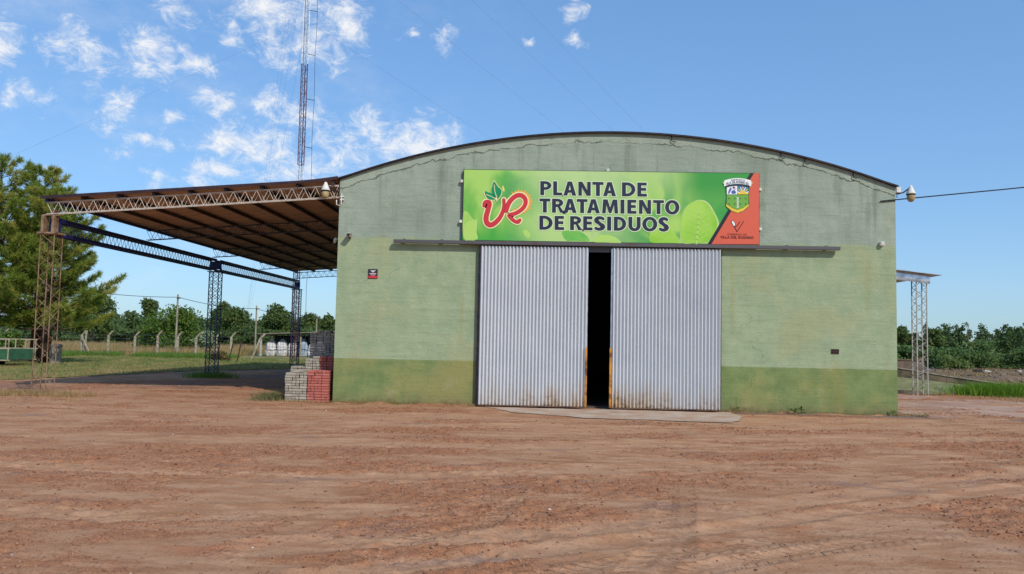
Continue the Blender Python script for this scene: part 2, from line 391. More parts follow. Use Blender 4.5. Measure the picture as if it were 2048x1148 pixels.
def terrain(x, y):
    ca, sa = math.cos(.12), math.sin(.12)
    xr = x*ca+y*sa; yr = -x*sa+y*ca
    loose = sst(fbm(xr*.55+3+.8*fbm(x*.5, y*.5, 2, 90), yr*.95+9, 5, 3, .6), .42, .62)
    patch = fbm(x*.8+40, y*1.5-3, 3, 11)
    h = .035*(fbm(x*.22, y*.22, 3, 5)-.5)+.018*(fbm(xr*.7, yr*2.2, 3, 8)-.5)
    cl = 1-np.abs(2*fbm(x*7.5, y*7.5, 3, 21)-1)
    h = h+loose*(.046*(cl-.72)*(patch > .3)+.030*(vnoise(x*15, y*15, 31)-.5)+.014*(vnoise(x*33, y*33, 41)-.5))
    h = h+.016*(fbm(x*4, y*6, 4, 55)-.5)+.006*(vnoise(x*24, y*24, 61)-.5)
    flat = np.zeros(x.shape)
    for pts, w in SMOOTH:
        d, a, s = seg_path(x, y, pts); d = d+.12*(fbm(x*1.7, y*1.7, 2, 77)-.5)
        m = sst(d, w, w*.35)*sst(fbm(a*.5, s*3, 2, 5), .25, .45); flat = np.maximum(flat, m)
        h = h-.014*m+.012*np.exp(-((d-w*1.08)/.07)**2)
    for pts, w, per in LUGS:
        d, a, s = seg_path(x, y, pts); m = sst(d, w, w*.75)
        fade = sst(fbm(a*.6+7, a*0+3, 2, 9), .22, .45)
        flat = np.maximum(flat, m*.3*fade)
        h = h*(1-m*.6*fade)-.012*m*fade+.010*fade*np.exp(-((d-w*1.1)/.05)**2)
    loose = loose*(1-flat)
    ap = sst(x, 3.3, 3.9)*sst(x, 10.7, 10.1)*sst(y, -3.5, -2.9); h = h*(1-ap)-.022*ap
    return h, loose, flat
def lug_marks(x, y):
    ph = np.zeros(x.shape); mk = np.zeros(x.shape)
    for pts, w, per in LUGS:
        d, a, s = seg_path(x, y, pts); m = sst(d, w*1.05, w*.85)*sst(fbm(a*.6+7, a*0+3, 2, 9), .22, .4)*sst(d, w*.06, w*.2)
        m = m*(.45 if w == .2 else 1)
        ph = np.where(m > 1e-3, a/per+np.abs(s)/w*.8+(s > 0)*.5, ph); mk = np.maximum(mk, m)
    return ph, mk
def build_ground():
    far = [25, 32, 42, 60, 90, 140, 220, 350, 600, 1000]
    xs = np.concatenate([-np.array(far[::-1]), np.arange(-20, -9, .12), np.arange(-9, 17, .042), np.arange(17, 24, .12), far[1:]])
    ys = np.concatenate([-np.array([1000, 500, 200, 90, 45, 30, 22]), np.arange(-17, -15, .1), np.arange(-15, -9.5, .026), np.arange(-9.5, -4, .05),
                         np.arange(-4, 2, .075), np.arange(2, 12, .2), np.arange(12, 24, .4), [26, 30, 36, 45, 60, 90, 150, 260, 500, 1000, 2000]])
    X, Y = np.meshgrid(xs, ys)
    fade = sst(X, -19, -15)*sst(X, 23, 19)*sst(Y, -16.9, -15.5)*sst(Y, 12, 3)
    H, L, Fl = terrain(X, Y)
    H = H*fade
    near_wall = sst(Y, -1.4, -.1)*sst(X, -1.5, -.2)*sst(X, 15.2, 14.2); H = H*(1-near_wall)-.015*near_wall
    H = H+sst(Y, -.42, -.03)*sst(Y, .3, .1)*np.clip(fbm(X*1.7, Y*3, 3, 44)-.36, 0, 1)*.17*(sst(X, 3.5, 3.2)+sst(X, 10.1, 10.4))*sst(X, -.1, .1)*sst(X, 14.3, 14.0)
    V = np.stack([X, Y, H], -1).reshape(-1, 3)
    nx, ny = len(xs), len(ys); i = np.arange(nx*ny).reshape(ny, nx)
    F = np.stack([i[:-1, :-1], i[:-1, 1:], i[1:, 1:], i[1:, :-1]], -1).reshape(-1, 4)
    me = np_mesh('ground', V, F, True)
    PH, MK = lug_marks(X, Y)
    for nm, A in (('loose', L), ('worn', Fl), ('lug_phase', PH), ('lug_mask', MK)):
        at = me.attributes.new(nm, 'FLOAT', 'POINT'); at.data.foreach_set('value', A.astype(np.float32).ravel())
    m, t, p = newmat('red_dirt')
    P = t.obj()
    st = t.mapping(P, (1, 2.6, 1), (0, 0, -.12))
    n1 = t.noise(st, .5, 6, .6); n2 = t.noise(P, 2.5, 6, .65); n3 = t.noise(P, 26, 5, .75); n4 = t.noise(st, 1.6, 6, .65); n5 = t.noise(P, 85, 3, .7)
    loose, worn = t.attr('loose'), t.attr('worn')
    col = t.mix(t.mr(n1, .35, .65), lin(181, 134, 99), lin(162, 113, 79))
    col = t.mix(t.mr(n4, .40, .62, 0, .75), col, lin(196, 153, 119))
    col = t.mix(t.math('MULTIPLY', loose, t.mr(n2, .3, .6, .35, .9)), col, lin(166, 110, 76))
    col = t.mix(t.math('MULTIPLY', worn, .4), col, lin(192, 149, 115))
    col = t.mix(t.mr(t.noise(t.mapping(P, (1, 2.2, 1), loc=(11, 4, 0)), .62, 5, .6), .58, .72, 0, .62), col, lin(140, 116, 106))
    col = t.mix(t.mr(t.noise(t.mapping(P, (1, 1.8, 1), loc=(3, 24, 0)), .5, 5, .6), .60, .74, 0, .7), col, lin(182, 108, 72))
    col = t.mix(t.mr(t.noise(t.mapping(P, (1, 2.4, 1), (0, 0, -.15), (7, 13, 0)), .95, 5, .62), .63, .72, 0, .6), col, lin(104, 88, 84))
    col = t.mix(t.math('MULTIPLY', t.mr(n3, .52, .7), t.math('ADD', .34, t.math('MULTIPLY', loose, .5))), col, lin(112, 76, 56))
    col = t.mix(t.mr(n5, .58, .72, 0, .5), col, lin(206, 168, 140))
    # dark and pale specks of several sizes, stronger on loose soil
    for sc, lo, hi, am, cc in ((11, .57, .66, .38, (118, 80, 58)), (21, .58, .66, .45, (108, 72, 52)), (44, .59, .67, .45, (116, 80, 60)), (30, .40, .30, .40, (208, 170, 140)), (64, .40, .31, .4, (212, 178, 150))):
        f = t.mr(t.noise(P, sc, 3, .6), lo, hi, 0, am)
        f = t.math('MULTIPLY', f, t.mr(t.math('ADD', loose, t.math('MULTIPLY', n2, .9)), .25, .9, .25, 1.0))
        col = t.mix(f, col, lin(*cc))
    fr = t.math('FRACT', t.attr('lug_phase')); lug = t.math('MULTIPLY', t.math('MULTIPLY', t.mr(fr, 0, .15), t.mr(fr, .62, .45)), t.attr('lug_mask'))
    x, y, z = t.xyz(P)
    # beyond the yard: brown grass field soil
    fld = t.math('MAXIMUM', t.mr(y, 14, 26), t.math('MAXIMUM', t.mr(x, -16, -24), t.mr(x, 26, 34)))
    fcol = t.mix(t.mr(n1, .35, .65), lin(120, 104, 66), lin(146, 112, 78))
    col = t.mix(fld, col, fcol)
    t.put(p.inputs['Base Color'], col); p.inputs['Roughness'].default_value = .95; p.inputs['Specular IOR Level'].default_value = .1
    h = t.math('ADD', t.math('MULTIPLY', n3, .9), t.math('MULTIPLY', n5, .4)); h = t.math('ADD', h, t.math('MULTIPLY', n4, .8))
    b1 = t.bump(h, .7, .025)
    t.put(p.inputs['Normal'], t.bump(t.math('MULTIPLY', lug, t.mr(n2, .38, .6, .1, 1)), .6, .035, b1))
    o = link('ground', me, m); tag(o, 'rutted red dirt yard in front of the green warehouse', 'ground', kind='structure')
    # crumbs of earth and gravel
    rng = np.random.default_rng(5)
    N = 60000
    px = rng.uniform(-9, 17, N*4); py = -15+22*rng.random(N*4)**1.7
    h, lo, fl = terrain(px, py)
    keep = (rng.random(N*4) < (.08+.92*lo**1.3)) & (py < 6) & ~((py > -2.7) & (px > 3.6) & (px < 10.2)) & ~((py > -.15) & (px > -1.4) & (px < 14.2))
    px, py, h = px[keep][:N], py[keep][:N], h[keep][:N]
    fd = sst(px, -19, -15)*sst(py, 12, 3); nw = sst(py, -1.4, -.1)*sst(px, -1.5, -.2)*sst(px, 15.2, 14.2); h = h*fd*(1-nw)-.015*nw
    n = len(px); r = .004+.015*rng.random(n)**4+.003*rng.random(n); r = r*(1+.025*(py+15).clip(0))
    base = np.array([(1, 0, 0), (-1, 0, 0), (0, 1, 0), (0, -1, 0), (0, 0, 1), (0, 0, -1)], float)
    fc = np.array([(0, 2, 4), (2, 1, 4), (1, 3, 4), (3, 0, 4), (2, 0, 5), (1, 2, 5), (3, 1, 5), (0, 3, 5)])
    V = base[None]*(rng.uniform(.6, 1.3, (n, 6, 1)))*r[:, None, None]; V[:, :, 2] *= .55
    a = rng.uniform(0, 6.3, n); c, s = np.cos(a)[:, None], np.sin(a)[:, None]
    V = np.stack([V[:, :, 0]*c-V[:, :, 1]*s+px[:, None], V[:, :, 0]*s+V[:, :, 1]*c+py[:, None], V[:, :, 2]+h[:, None]+(r*.15)[:, None]], -1)
    F = (fc[None]+6*np.arange(n)[:, None, None]).reshape(-1, 3)
    m, t, p = newmat('earth_crumbs'); rr = t.island()
    t.put(p.inputs['Base Color'], t.mix(t.mr(rr, .994, .999), t.mix(rr, lin(122, 82, 60), lin(172, 126, 98)), lin(206, 196, 184))); p.inputs['Roughness'].default_value = .95
    o = link('earth_crumbs', np_mesh('earth_crumbs', V.reshape(-1, 3), F), m)
    tag(o, 'loose crumbs of red earth and small pebbles on the yard', 'gravel', kind='stuff')
build_ground()

def sheet(name, poly, z, mat, label, cat, step=.4, jag=.25, seed=1, kind='structure', zfun=None):
    """ground sheet cut to an outline, with a ragged edge"""
    P = np.array(poly, float); mn, mx = P.min(0)-1, P.max(0)+1
    xs = np.arange(mn[0], mx[0], step); ys = np.arange(mn[1], mx[1], step); X, Y = np.meshgrid(xs, ys)
    def inside(x, y):
        c = np.zeros(x.shape, bool); j = len(P)-1
        for i in range(len(P)):
            xi, yi = P[i]; xj, yj = P[j]
            c ^= ((yi > y) != (yj > y)) & (x < (xj-xi)*(y-yi)/((yj-yi)+1e-12)+xi); j = i
        return c
    wx = X+jag*2*(fbm(X*1.3, Y*1.3, 3, seed)-.5); wy = Y+jag*2*(fbm(X*1.3+50, Y*1.3, 3, seed+5)-.5)
    Z = np.full(X.shape, z)+.010*(fbm(X*.8, Y*.8, 2, seed+9)-.3)
    if zfun: Z = zfun(X, Y)
    ok = inside(wx, wy); nx = len(xs); i = np.arange(X.size).reshape(X.shape)
    k = ok[:-1, :-1] & ok[1:, :-1] & ok[:-1, 1:] & ok[1:, 1:]
    F = np.stack([i[:-1, :-1], i[:-1, 1:], i[1:, 1:], i[1:, :-1]], -1)[k]
    used = np.unique(F); mp = np.zeros(X.size, int); mp[used] = np.arange(len(used))
    V = np.stack([X, Y, Z], -1).reshape(-1, 3)[used]
    o = link(name, np_mesh(name, V, mp[F], True), mat)
    return tag(o, label, cat, kind=kind)

M_TURF = simple('turf_soil', lin(104, 112, 58), lin(150, 134, 86), 1.2, .95, bump=.5, bscale=20, bdist=.03)
M_ROADGREY = simple('grey_brown_track', lin(158, 116, 90), lin(134, 96, 76), 1.5, .95, bump=.5, bscale=16, stretch=(1, .35, 1))
M_SLAB = simple('dusty_apron', lin(186, 166, 146), lin(172, 138, 112), 1.7, .92, bump=.35, bscale=26)
M_ROADPINK = simple('pale_dirt_track', lin(186, 152, 130), lin(160, 124, 102), .9, .95, bump=.5, bscale=14)
VERGE = [(-60, 3), (-14.5, 3), (-12.2, 5.6), (-11.25, 9.6), (-10.65, 12.3), (-9.9, 15.5), (-8.3, 17.2), (-6.8, 19.6), (-4.5, 24), (-2, 34), (-2, 62), (-60, 62)]
sheet('grass_verge', VERGE, .02, M_TURF, 'mown green and yellow grass verge behind the canopy', 'grass', .35, .6, 3)
sheet('service_track', [(-14, 1.6), (-7.7, 2.6), (-2.6, 5), (-.3, 9), (-.3, 40), (-5, 40), (-9.5, 18), (-12, 10), (-13.6, 5)], -.001, M_ROADGREY, 'grey brown dirt track passing under the canopy', 'road', .2, .35, 7)
sheet('side_track', [(14.3, -.2), (16.6, -.6), (22, -.6), (34, -3), (34, 3.6), (21.5, 5.8), (18.6, 8.7), (17.8, 11), (17, 24), (14.3, 24)], -.003, M_ROADPINK, 'pale compacted dirt track along the right side of the warehouse', 'road', .2, .25, 9)
sheet('loading_apron', [(3.9, -.1), (10.0, -.1), (9.7, -2.0), (9.3, -2.9), (6.2, -2.5), (4.6, -1.6)], -.010, M_SLAB, 'dusty concrete apron in front of the sliding doors', 'pavement', .05, .28, 4)
sheet('foot_paving', [(9.9, -.02), (16.8, -.02), (16.6, -.75), (14.2, -.8), (11.5, -.5), (9.9, -.35)], -.0105, simple('grey_foot_paving', lin(138, 116, 100), lin(112, 94, 82), 3, .95, bump=.4), 'narrow grey concrete strip along the foot of the right wall', 'pavement', .06, .25, 6)
sheet('rubble_field', [(15, 17), (80, 14), (80, 50), (15, 50)], .03, simple('rubble_soil', lin(134, 108, 86), lin(104, 88, 70), .5, .95, bump=.8, bscale=6, bdist=.1), 'brown waste ground strewn with rubble below the shrubs', 'ground', .5, .6, 12,
      zfun=lambda X, Y: .03+.55*np.clip(fbm(X*.35, Y*.35, 4, 3)-.42, 0, 1)*sst(Y, 18, 26)*sst(Y, 50, 44))

# ------------------------------------------------------------------ warehouse
WID, EAVE, SAG = 14.0, 5.66, 1.285
RAD = (WID*WID/4+SAG*SAG)/(2*SAG)
def arcz(x): return EAVE-RAD+SAG+math.sqrt(RAD*RAD-(x-WID/2)**2)
LEN = 21.4
wh = thing('warehouse', 'pale green rendered warehouse with a curved roof and darker green base', 'building', (7, 0, 0))
def front_wall(y0, y1, opening):
    m = MB(); N = 48
    def column(xa, xb, za):   # strip of wall between xa and xb from za to the arc
        V = []
        for y in (y0, y1):
            V += [(xa, y, za), (xb, y, za), (xb, y, arcz(xb)), (xa, y, arcz(xa))]
        m.add(V, [(0, 1, 2, 3), (5, 4, 7, 6), (3, 2, 6, 7), (0, 4, 5, 1)] + ([(0, 3, 7, 4)] if xa in ends else []) + ([(1, 5, 6, 2)] if xb in ends else []))
    if opening:
        a, b, zt = opening; xs = sorted(set([WID*i/N for i in range(N+1)]+[a, b])); ends = {0.0, WID}
        for xa, xb in zip(xs[:-1], xs[1:]):
            column(xa, xb, zt if (xa >= a and xb <= b) else -.2)
        m.add([(a, y0, -.2), (a, y1, -.2), (a, y1, zt), (a, y0, zt)], [(0, 1, 2, 3)])
        m.add([(b, y0, -.2), (b, y1, -.2), (b, y1, zt), (b, y0, zt)], [(0, 3, 2, 1)])
    else:
        ends = {0.0, WID}; xs = [WID*i/N for i in range(N+1)]
        for xa, xb in zip(xs[:-1], xs[1:]): column(xa, xb, -.2)
    return m
front_wall(0.0, .22, (3.95, 9.35, 3.99)).build('front_wall', M_WALL, wh)
front_wall(LEN-.22, LEN, None).build('back_wall', M_WALL, wh)
MB().box2((0.004, .223, -.2), (.22, LEN-.223, EAVE-.02)).build('side_wall', M_WALL, wh)
MB().box2((WID-.22, .223, -.2), (WID-.004, LEN-.223, EAVE-.02)).build('side_wall', M_WALL, wh)
MB().box2((.25, .25, -.1), (WID-.25, LEN-.25, .03)).build('interior_floor', M_INT, wh)
def arc_sheet(x0, x1, y0, y1, off, th, corr, mat, name, parent, ny=None):
    N = 40; M_ = ny or 2; V = []; F = []
    for layer in (0, 1):
        for j in range(M_):
            y = y0+(y1-y0)*j/(M_-1); dz = corr*math.sin(j*math.pi/2) if corr else 0
            for i in range(N+1):
                x = x0+(x1-x0)*i/N; xc = min(max(x, 0), WID); V.append((x, y, arcz(xc)+off+dz+layer*th))
    n1 = N+1; L = n1*M_
    for j in range(M_-1):
        for i in range(N):
            a = j*n1+i; F.append((a, a+n1, a+n1+1, a+1)); F.append((L+a, L+a+1, L+a+n1+1, L+a+n1))
    for i in range(N):
        F.append((i, i+1, L+i+1, L+i)); a = (M_-1)*n1+i; F.append((a, L+a, L+a+1, a+1))
    for j in range(M_-1):
        a = j*n1; F.append((a, L+a, L+a+n1, a+n1)); a += N; F.append((a, a+n1, L+a+n1, L+a))
    return MB().add(V, F).build(name, mat, parent)
rf = arc_sheet(-.06, WID+.06, -.05, LEN+.1, .012, .02, .012, M_ROOF, 'roof', wh, 240)
tr = arc_sheet(-.05, WID+.05, -.085, -.054, -.005, .042, 0, M_DARKMETAL, 'edge_trim', wh)
for x in (8.42, 11.15, 11.75, 12.95):
    z = arcz(x)-.03
    MB().tube([(x, -.03, z+.04), (x, -.04, z-.10), (x+.05, -.05, z-.13), (x+.10, -.05, z-.12)], .011, 5).build('roof_hook', M_BLACK, wh)
# lintel behind the rail and the rail itself
MB().box2((3.9, -.05, 3.90), (9.4, -.004, 4.02)).build('lintel', M_RAILBROWN, wh)
m = MB(); m.box2((1.45, -.185, 4.035), (12.57, -.085, 4.125)); rail = m.build('door_rail', M_RAILBROWN, wh, bevel=.008)
for i in range(12):
    x = 1.7+i*.96; MB().box2((x-.03, -.083, 4.06), (x+.03, -.002, 4.155)).build('rail_bracket', M_RAILBROWN, wh)
# sliding doors of corrugated sheet
def door(x0, x1, inner, lab):
    d = thing('sliding_door', None, None, (0, 0, 0)); d.parent = wh; d.location = Vector(((x0+x1)/2, -.12, .02))-wh.location
    d['label'] = lab
    pitch = .0875; n = int((x1-x0)/pitch*12); V = []; F = []
    rngd = random.Random(int(x0*10))
    zs = [.045, .35, .8, 1.4, 2.2, 3.1, 4.0]
    for j, z in enumerate(zs):
        for i in range(n+1):
            x = x0+(x1-x0)*i/n
            dent = .010*math.exp(-((x-(x0+1.05))/.10)**2-((z-1.4)/.25)**2)+.006*math.sin(x*2.1+z*.9)
            V.append((x, -.124+.043*(2/math.pi)*math.asin(.96*math.cos(2*math.pi*(x-x0)/pitch))+dent, z))
    for j in range(len(zs)-1):
        for i in range(n):
            a = j*(n+1)+i; F.append((a, a+1, a+n+2, a+n+1))
    o = MB().add(V, F).build('corrugated_sheet', M_DOOR, d, smooth=True)
    ex = x1 if inner > 0 else x0; ox = x0 if inner > 0 else x1
    MB().box2((ex-.04, -.170, .03), (ex+.012, -.10, 1.50)).build('yellow_channel', M_YELLOW, d, bevel=.006)
    MB().box2((ex-.02, -.116, 1.504), (ex+.012, -.09, 3.98)).build('edge_angle', M_GALV, d)
    MB().box2((ox-.03*inner-.012, -.112, .03), (ox+.018, -.03, 4.0)).build('side_frame', M_DARKMETAL, d)
    MB().box2((x0+.02, -.160, .018), (x1-.06, -.06, .042)).build('bottom_rail', rusty('rusty_bottom_rail'+lab[:5], lin(110, 78, 58), lin(70, 46, 34)), d)
    for zz in (.6, 2.0, 3.4): MB().box2((x0+.05, -.075, zz), (x1-.05, -.04, zz+.06)).build('frame_bar', M_DARKMETAL, d)
door(3.645, 6.345, 1, 'left corrugated sliding door leaf with yellow inner edge')
door(6.95, 9.645, -1, 'right corrugated sliding door leaf with small dents')
# block vent, a black plate standing in for the dark of its holes
v = thing('vent_block', None, None); v.parent = wh; v.location = Vector((12.48, 0, 1.53))-wh.location
v['label'] = 'dark hollow brick vent set in the right wall'
M_VENT = simple('dark_fired_clay', lin(92, 68, 52), lin(60, 44, 36), 20, .95, bump=.4)
m = MB()
for i in range(4): m.box2((12.385+i*.059, -.012, 1.468), (12.385+i*.059+.016, -.001, 1.592))
for j in range(3): m.box2((12.4015, -.010, 1.468+j*.054), (12.562, -.001, 1.468+j*.054+.014))
m.build('grid', M_VENT, v)
MB().box2((12.388, -.004, 1.472), (12.576, -.0005, 1.588)).build('hollow', M_BLACK, v)
# pipe stub and insulators at the left corner
m = MB(); m.tube([(.06, -.03, 5.30), (.06, -.06, 5.02), (.03, -.09, 4.97), (-.05, -.09, 5.0), (-.06, -.06, 5.12)], .014, 6); m.build('conduit', M_WHITE, wh)
m = MB(); m.box2((.03, -.06, 5.12), (.12, -.003, 5.16)); m.box2((.03, -.06, 5.20), (.12, -.003, 5.23)); m.build('conduit_clip', M_WHITE, wh)

# ------------------------------------------------------------------ sign board
SG = thing('sign_board', 'long green printed sign reading PLANTA DE TRATAMIENTO DE RESIDUOS above the doors', 'sign', (6.9, -.1, 4.15))
def sgn(X4, Y4):
    u = 900+X4/6.0235; v = 320+Y4/6.0235
    vt = 339+(u-928)*8/590; vb = 479+(u-925)*11/593; fr = (v-vt)/(vb-vt)
    ul = 928-3*fr
    return 3.184+(u-ul)*(7.404/(1518-ul)), 5.939-fr*1.789
YF = -.105
def signmat():
    m, t, p = newmat('printed_green_leaves')
    P = t.obj(); x, y, z = t.xyz(P)
    a = t.noise(t.mapping(P, (1, 1, .8)), .55, 3, .5, .6); b = t.noise(t.mapping(P, (1, 1, 1), (0, .7, 0), (5, 0, 2)), .9, 2, .4, 1.0)
    c = t.mix(t.mr(a, .38, .6), lin(74, 168, 62), lin(168, 208, 98))
    c = t.mix(t.mr(b, .52, .66, 0, .8), c, lin(56, 150, 74))
    c = t.mix(t.math('MULTIPLY', t.mr(z, 4.9, 6.0), t.mr(x, 4.0, 6.0, .1, .75)), c, lin(176, 206, 128))
    c = t.mix(t.math('MULTIPLY', t.mr(x, 8.2, 9.2), t.mr(z, 4.7, 5.7)), c, lin(62, 152, 62))
    c = t.mix(t.mr(t.math('ABSOLUTE', t.math('SUBTRACT', x, 6.0)), .6, 2.0, .5, 0), c, lin(190, 212, 150))
    t.put(p.inputs['Base Color'], c); p.inputs['Roughness'].default_value = .38; p.inputs['Specular IOR Level'].default_value = .35
    return m
MB().box2((3.184, YF, 4.148), (10.588, -.03, 5.939)).build('panel', signmat(), SG)
m = MB()
for a, b in (((3.17, -.1, 4.135), (10.6, -.028, 4.146)), ((3.17, -.1, 5.941), (10.6, -.028, 5.952)), ((3.168, -.1, 4.135), (3.182, -.028, 5.95)), ((10.59, -.1, 4.135), (10.604, -.028, 5.95))): m.box2(a, b)
m.build('frame', M_DARKMETAL, SG)
for (x, z) in ((3.13, 5.65), (3.13, 4.62), (10.63, 5.55), (10.63, 4.55), (6.82, 5.98)):
    MB().box2((x-.035, -.09, z-.035), (x+.035, -.002, z+.035)).build('mounting_clip', M_WHITE, SG)
def flat(name, polys, mat, layer, parent=None, world=False):
    """flat print: list of (outer, holes) in design units"""
    V = []; F = []; y = YF-.0022*layer
    cv = (lambda p: p) if world else (lambda p: sgn(*p))
    for outer, holes in polys:
        if outer[0] == 'strip':
            _, Ls, Rs, caps = outer; o = len(V); k = len(Ls)
            V += [(cv(p)[0], y, cv(p)[1]) for p in Ls+Rs]; F += [(o+i, o+i+1, o+k+i+1, o+k+i) for i in range(k-1)]
            for c_ in caps: o = len(V); V += [(cv(p)[0], y, cv(p)[1]) for p in c_]; F.append(tuple(range(o, o+len(c_))))
            continue
        loops = [[Vector((*(p if world else sgn(*p)), 0)) for p in lp] for lp in [outer]+holes]
        o = len(V); flatv = [q for lp in loops for q in lp]
        V += [(q.x, y, q.y) for q in flatv]
        for tri in tessellate_polygon(loops): F.append(tuple(i+o for i in tri))
    me = bpy.data.meshes.new(name); me.from_pydata(V, [], F); me.update()
    for pg in me.polygons:
        if pg.normal.y > 0: pg.flip()
    ob = link(name, me, mat, parent or SG); ob.location = -base_of(parent or SG); return ob
def pmat(name, c, rough=.4): return simple(name, c, None, rough=rough, spec=.35)
P_INK = pmat('print_navy_ink', lin(44, 46, 66)); P_HALO = pmat('print_pale_halo', lin(206, 224, 178)); P_RED = pmat('print_red', lin(206, 52, 60)); P_DKRED = pmat('print_dark_red', lin(120, 26, 34))
P_CREAM = pmat('print_cream', lin(244, 226, 170)); P_ORANGE = pmat('print_sun_orange', lin(238, 168, 70)); P_TERRA = pmat('print_terracotta', lin(214, 96, 70))
P_LEAF = pmat('print_leaf_green', lin(22, 140, 84)); P_LIME = simple('print_lime', lin(134, 194, 52), lin(170, 212, 88), 1.1, .4, lo=.3, hi=.7); P_LIME2 = pmat('print_light_lime', lin(176, 212, 104)); P_WHITE = pmat('print_white', lin(236, 238, 234))
P_SHGREEN = pmat('print_shield_green', lin(112, 168, 66)); P_GOLD = pmat('print_gold', lin(232, 196, 60)); P_BLUE = pmat('print_blue', lin(70, 124, 158)); P_BLUE2 = pmat('print_figure_blue', lin(70, 96, 160)); P_DKGREEN = pmat('print_dark_green', lin(58, 108, 52)); P_SKIN = pmat('print_figure_pale', lin(206, 186, 190))
P_MIDG = simple('print_mid_green', lin(92, 176, 76), lin(134, 196, 88), 1.5, .4); P_PALELEAF = simple('print_pale_leaf', lin(196, 214, 150), lin(160, 204, 92), 2.2, .4, lo=.35, hi=.6); P_MAROON = pmat('print_maroon', lin(84, 30, 28))

def arcp(cx, cy, rx, ry, a0, a1, n=14): return [(cx+rx*math.cos(R(a0+(a1-a0)*i/n)), cy+ry*math.sin(R(a0+(a1-a0)*i/n))) for i in range(n+1)]
def catmull(pts, n=8, closed=False):
    P = [Vector(p) for p in pts]; out = []
    N = len(P); rng_ = range(N if closed else N-1)
    for i in rng_:
        p0, p1, p2, p3 = (P[(i-1) % N], P[i], P[(i+1) % N], P[(i+2) % N]) if closed else (P[max(i-1, 0)], P[i], P[i+1], P[min(i+2, N-1)])
        for k in range(n):
            t = k/n; out.append(tuple(.5*((2*p1)+(p2-p0)*t+(2*p0-5*p1+4*p2-p3)*t*t+(3*p1-p0-3*p2+p3)*t**3)))
    if not closed: out.append(tuple(P[-1]))
    return out
def ribbon(pts, hw, n=8, capn=5):
    c = [Vector(p) for p in catmull(pts, n)]; L = []; Rr = []; ws = hw if callable(hw) else (lambda t: hw)
    for i, p in enumerate(c):
        d = (c[min(i+1, len(c)-1)]-c[max(i-1, 0)]).normalized(); nn = Vector((-d.y, d.x)); w = ws(i/(len(c)-1))
        L.append(p+nn*w); Rr.append(p-nn*w)
    def cap(i, sgn_):
        d = (c[-1]-c[-2]).normalized() if i else (c[0]-c[1]).normalized(); nn = Vector((-d.y, d.x)); w = ws(float(i)); q = c[-1] if i else c[0]
        return [q+(nn*math.cos(math.pi*k/capn)+d*math.sin(math.pi*k/capn))*w for k in range(1, capn)]
    return ('strip', [tuple(p) for p in L], [tuple(p) for p in Rr], [[tuple(Rr[-1]), tuple(L[-1])]+[tuple(p) for p in cap(1, 1)], [tuple(L[0]), tuple(Rr[0])]+[tuple(p) for p in cap(0, 1)]])
def remap(lp, f):
    return ('strip', [f(p) for p in lp[1]], [f(p) for p in lp[2]], [[f(p) for p in c_] for c_ in lp[3]]) if lp[0] == 'strip' else [f(p) for p in lp]
def grow(loop, d):
    """offset a polygon outward (d>0 for an outer ring, shrinks a hole)"""
    if loop[0] == 'strip':
        L2, R2 = [], []
        for a_, b_ in zip(loop[1], loop[2]):
            A, B = Vector(a_), Vector(b_); e = (A-B).normalized()*d; L2.append(tuple(A+e)); R2.append(tuple(B-e))
        cs_ = []
        for c_ in loop[3]:
            m_ = (Vector(c_[0])+Vector(c_[1]))/2; w_ = (Vector(c_[0])-m_).length; cs_.append([tuple(m_+(Vector(p)-m_)*(1+d/max(w_, 1e-3))) for p in c_])
        return ('strip', L2, R2, cs_)
    n = len(loop); area = sum(loop[i][0]*loop[(i+1) % n][1]-loop[(i+1) % n][0]*loop[i][1] for i in range(n)); s = 1 if area > 0 else -1
    out = []
    for i in range(n):
        a, b, c = Vector(loop[i-1]), Vector(loop[i]), Vector(loop[(i+1) % n])
        e1, e2 = (b-a), (c-b)
        if e1.length < 1e-6 or e2.length < 1e-6: out.append(tuple(b)); continue
        n1 = Vector((e1.y, -e1.x)).normalized()*s; n2 = Vector((e2.y, -e2.x)).normalized()*s
        q = (n1+n2); k = max(.45, 1+n1.dot(n2)); out.append(tuple(b+q*d/k))
    return out
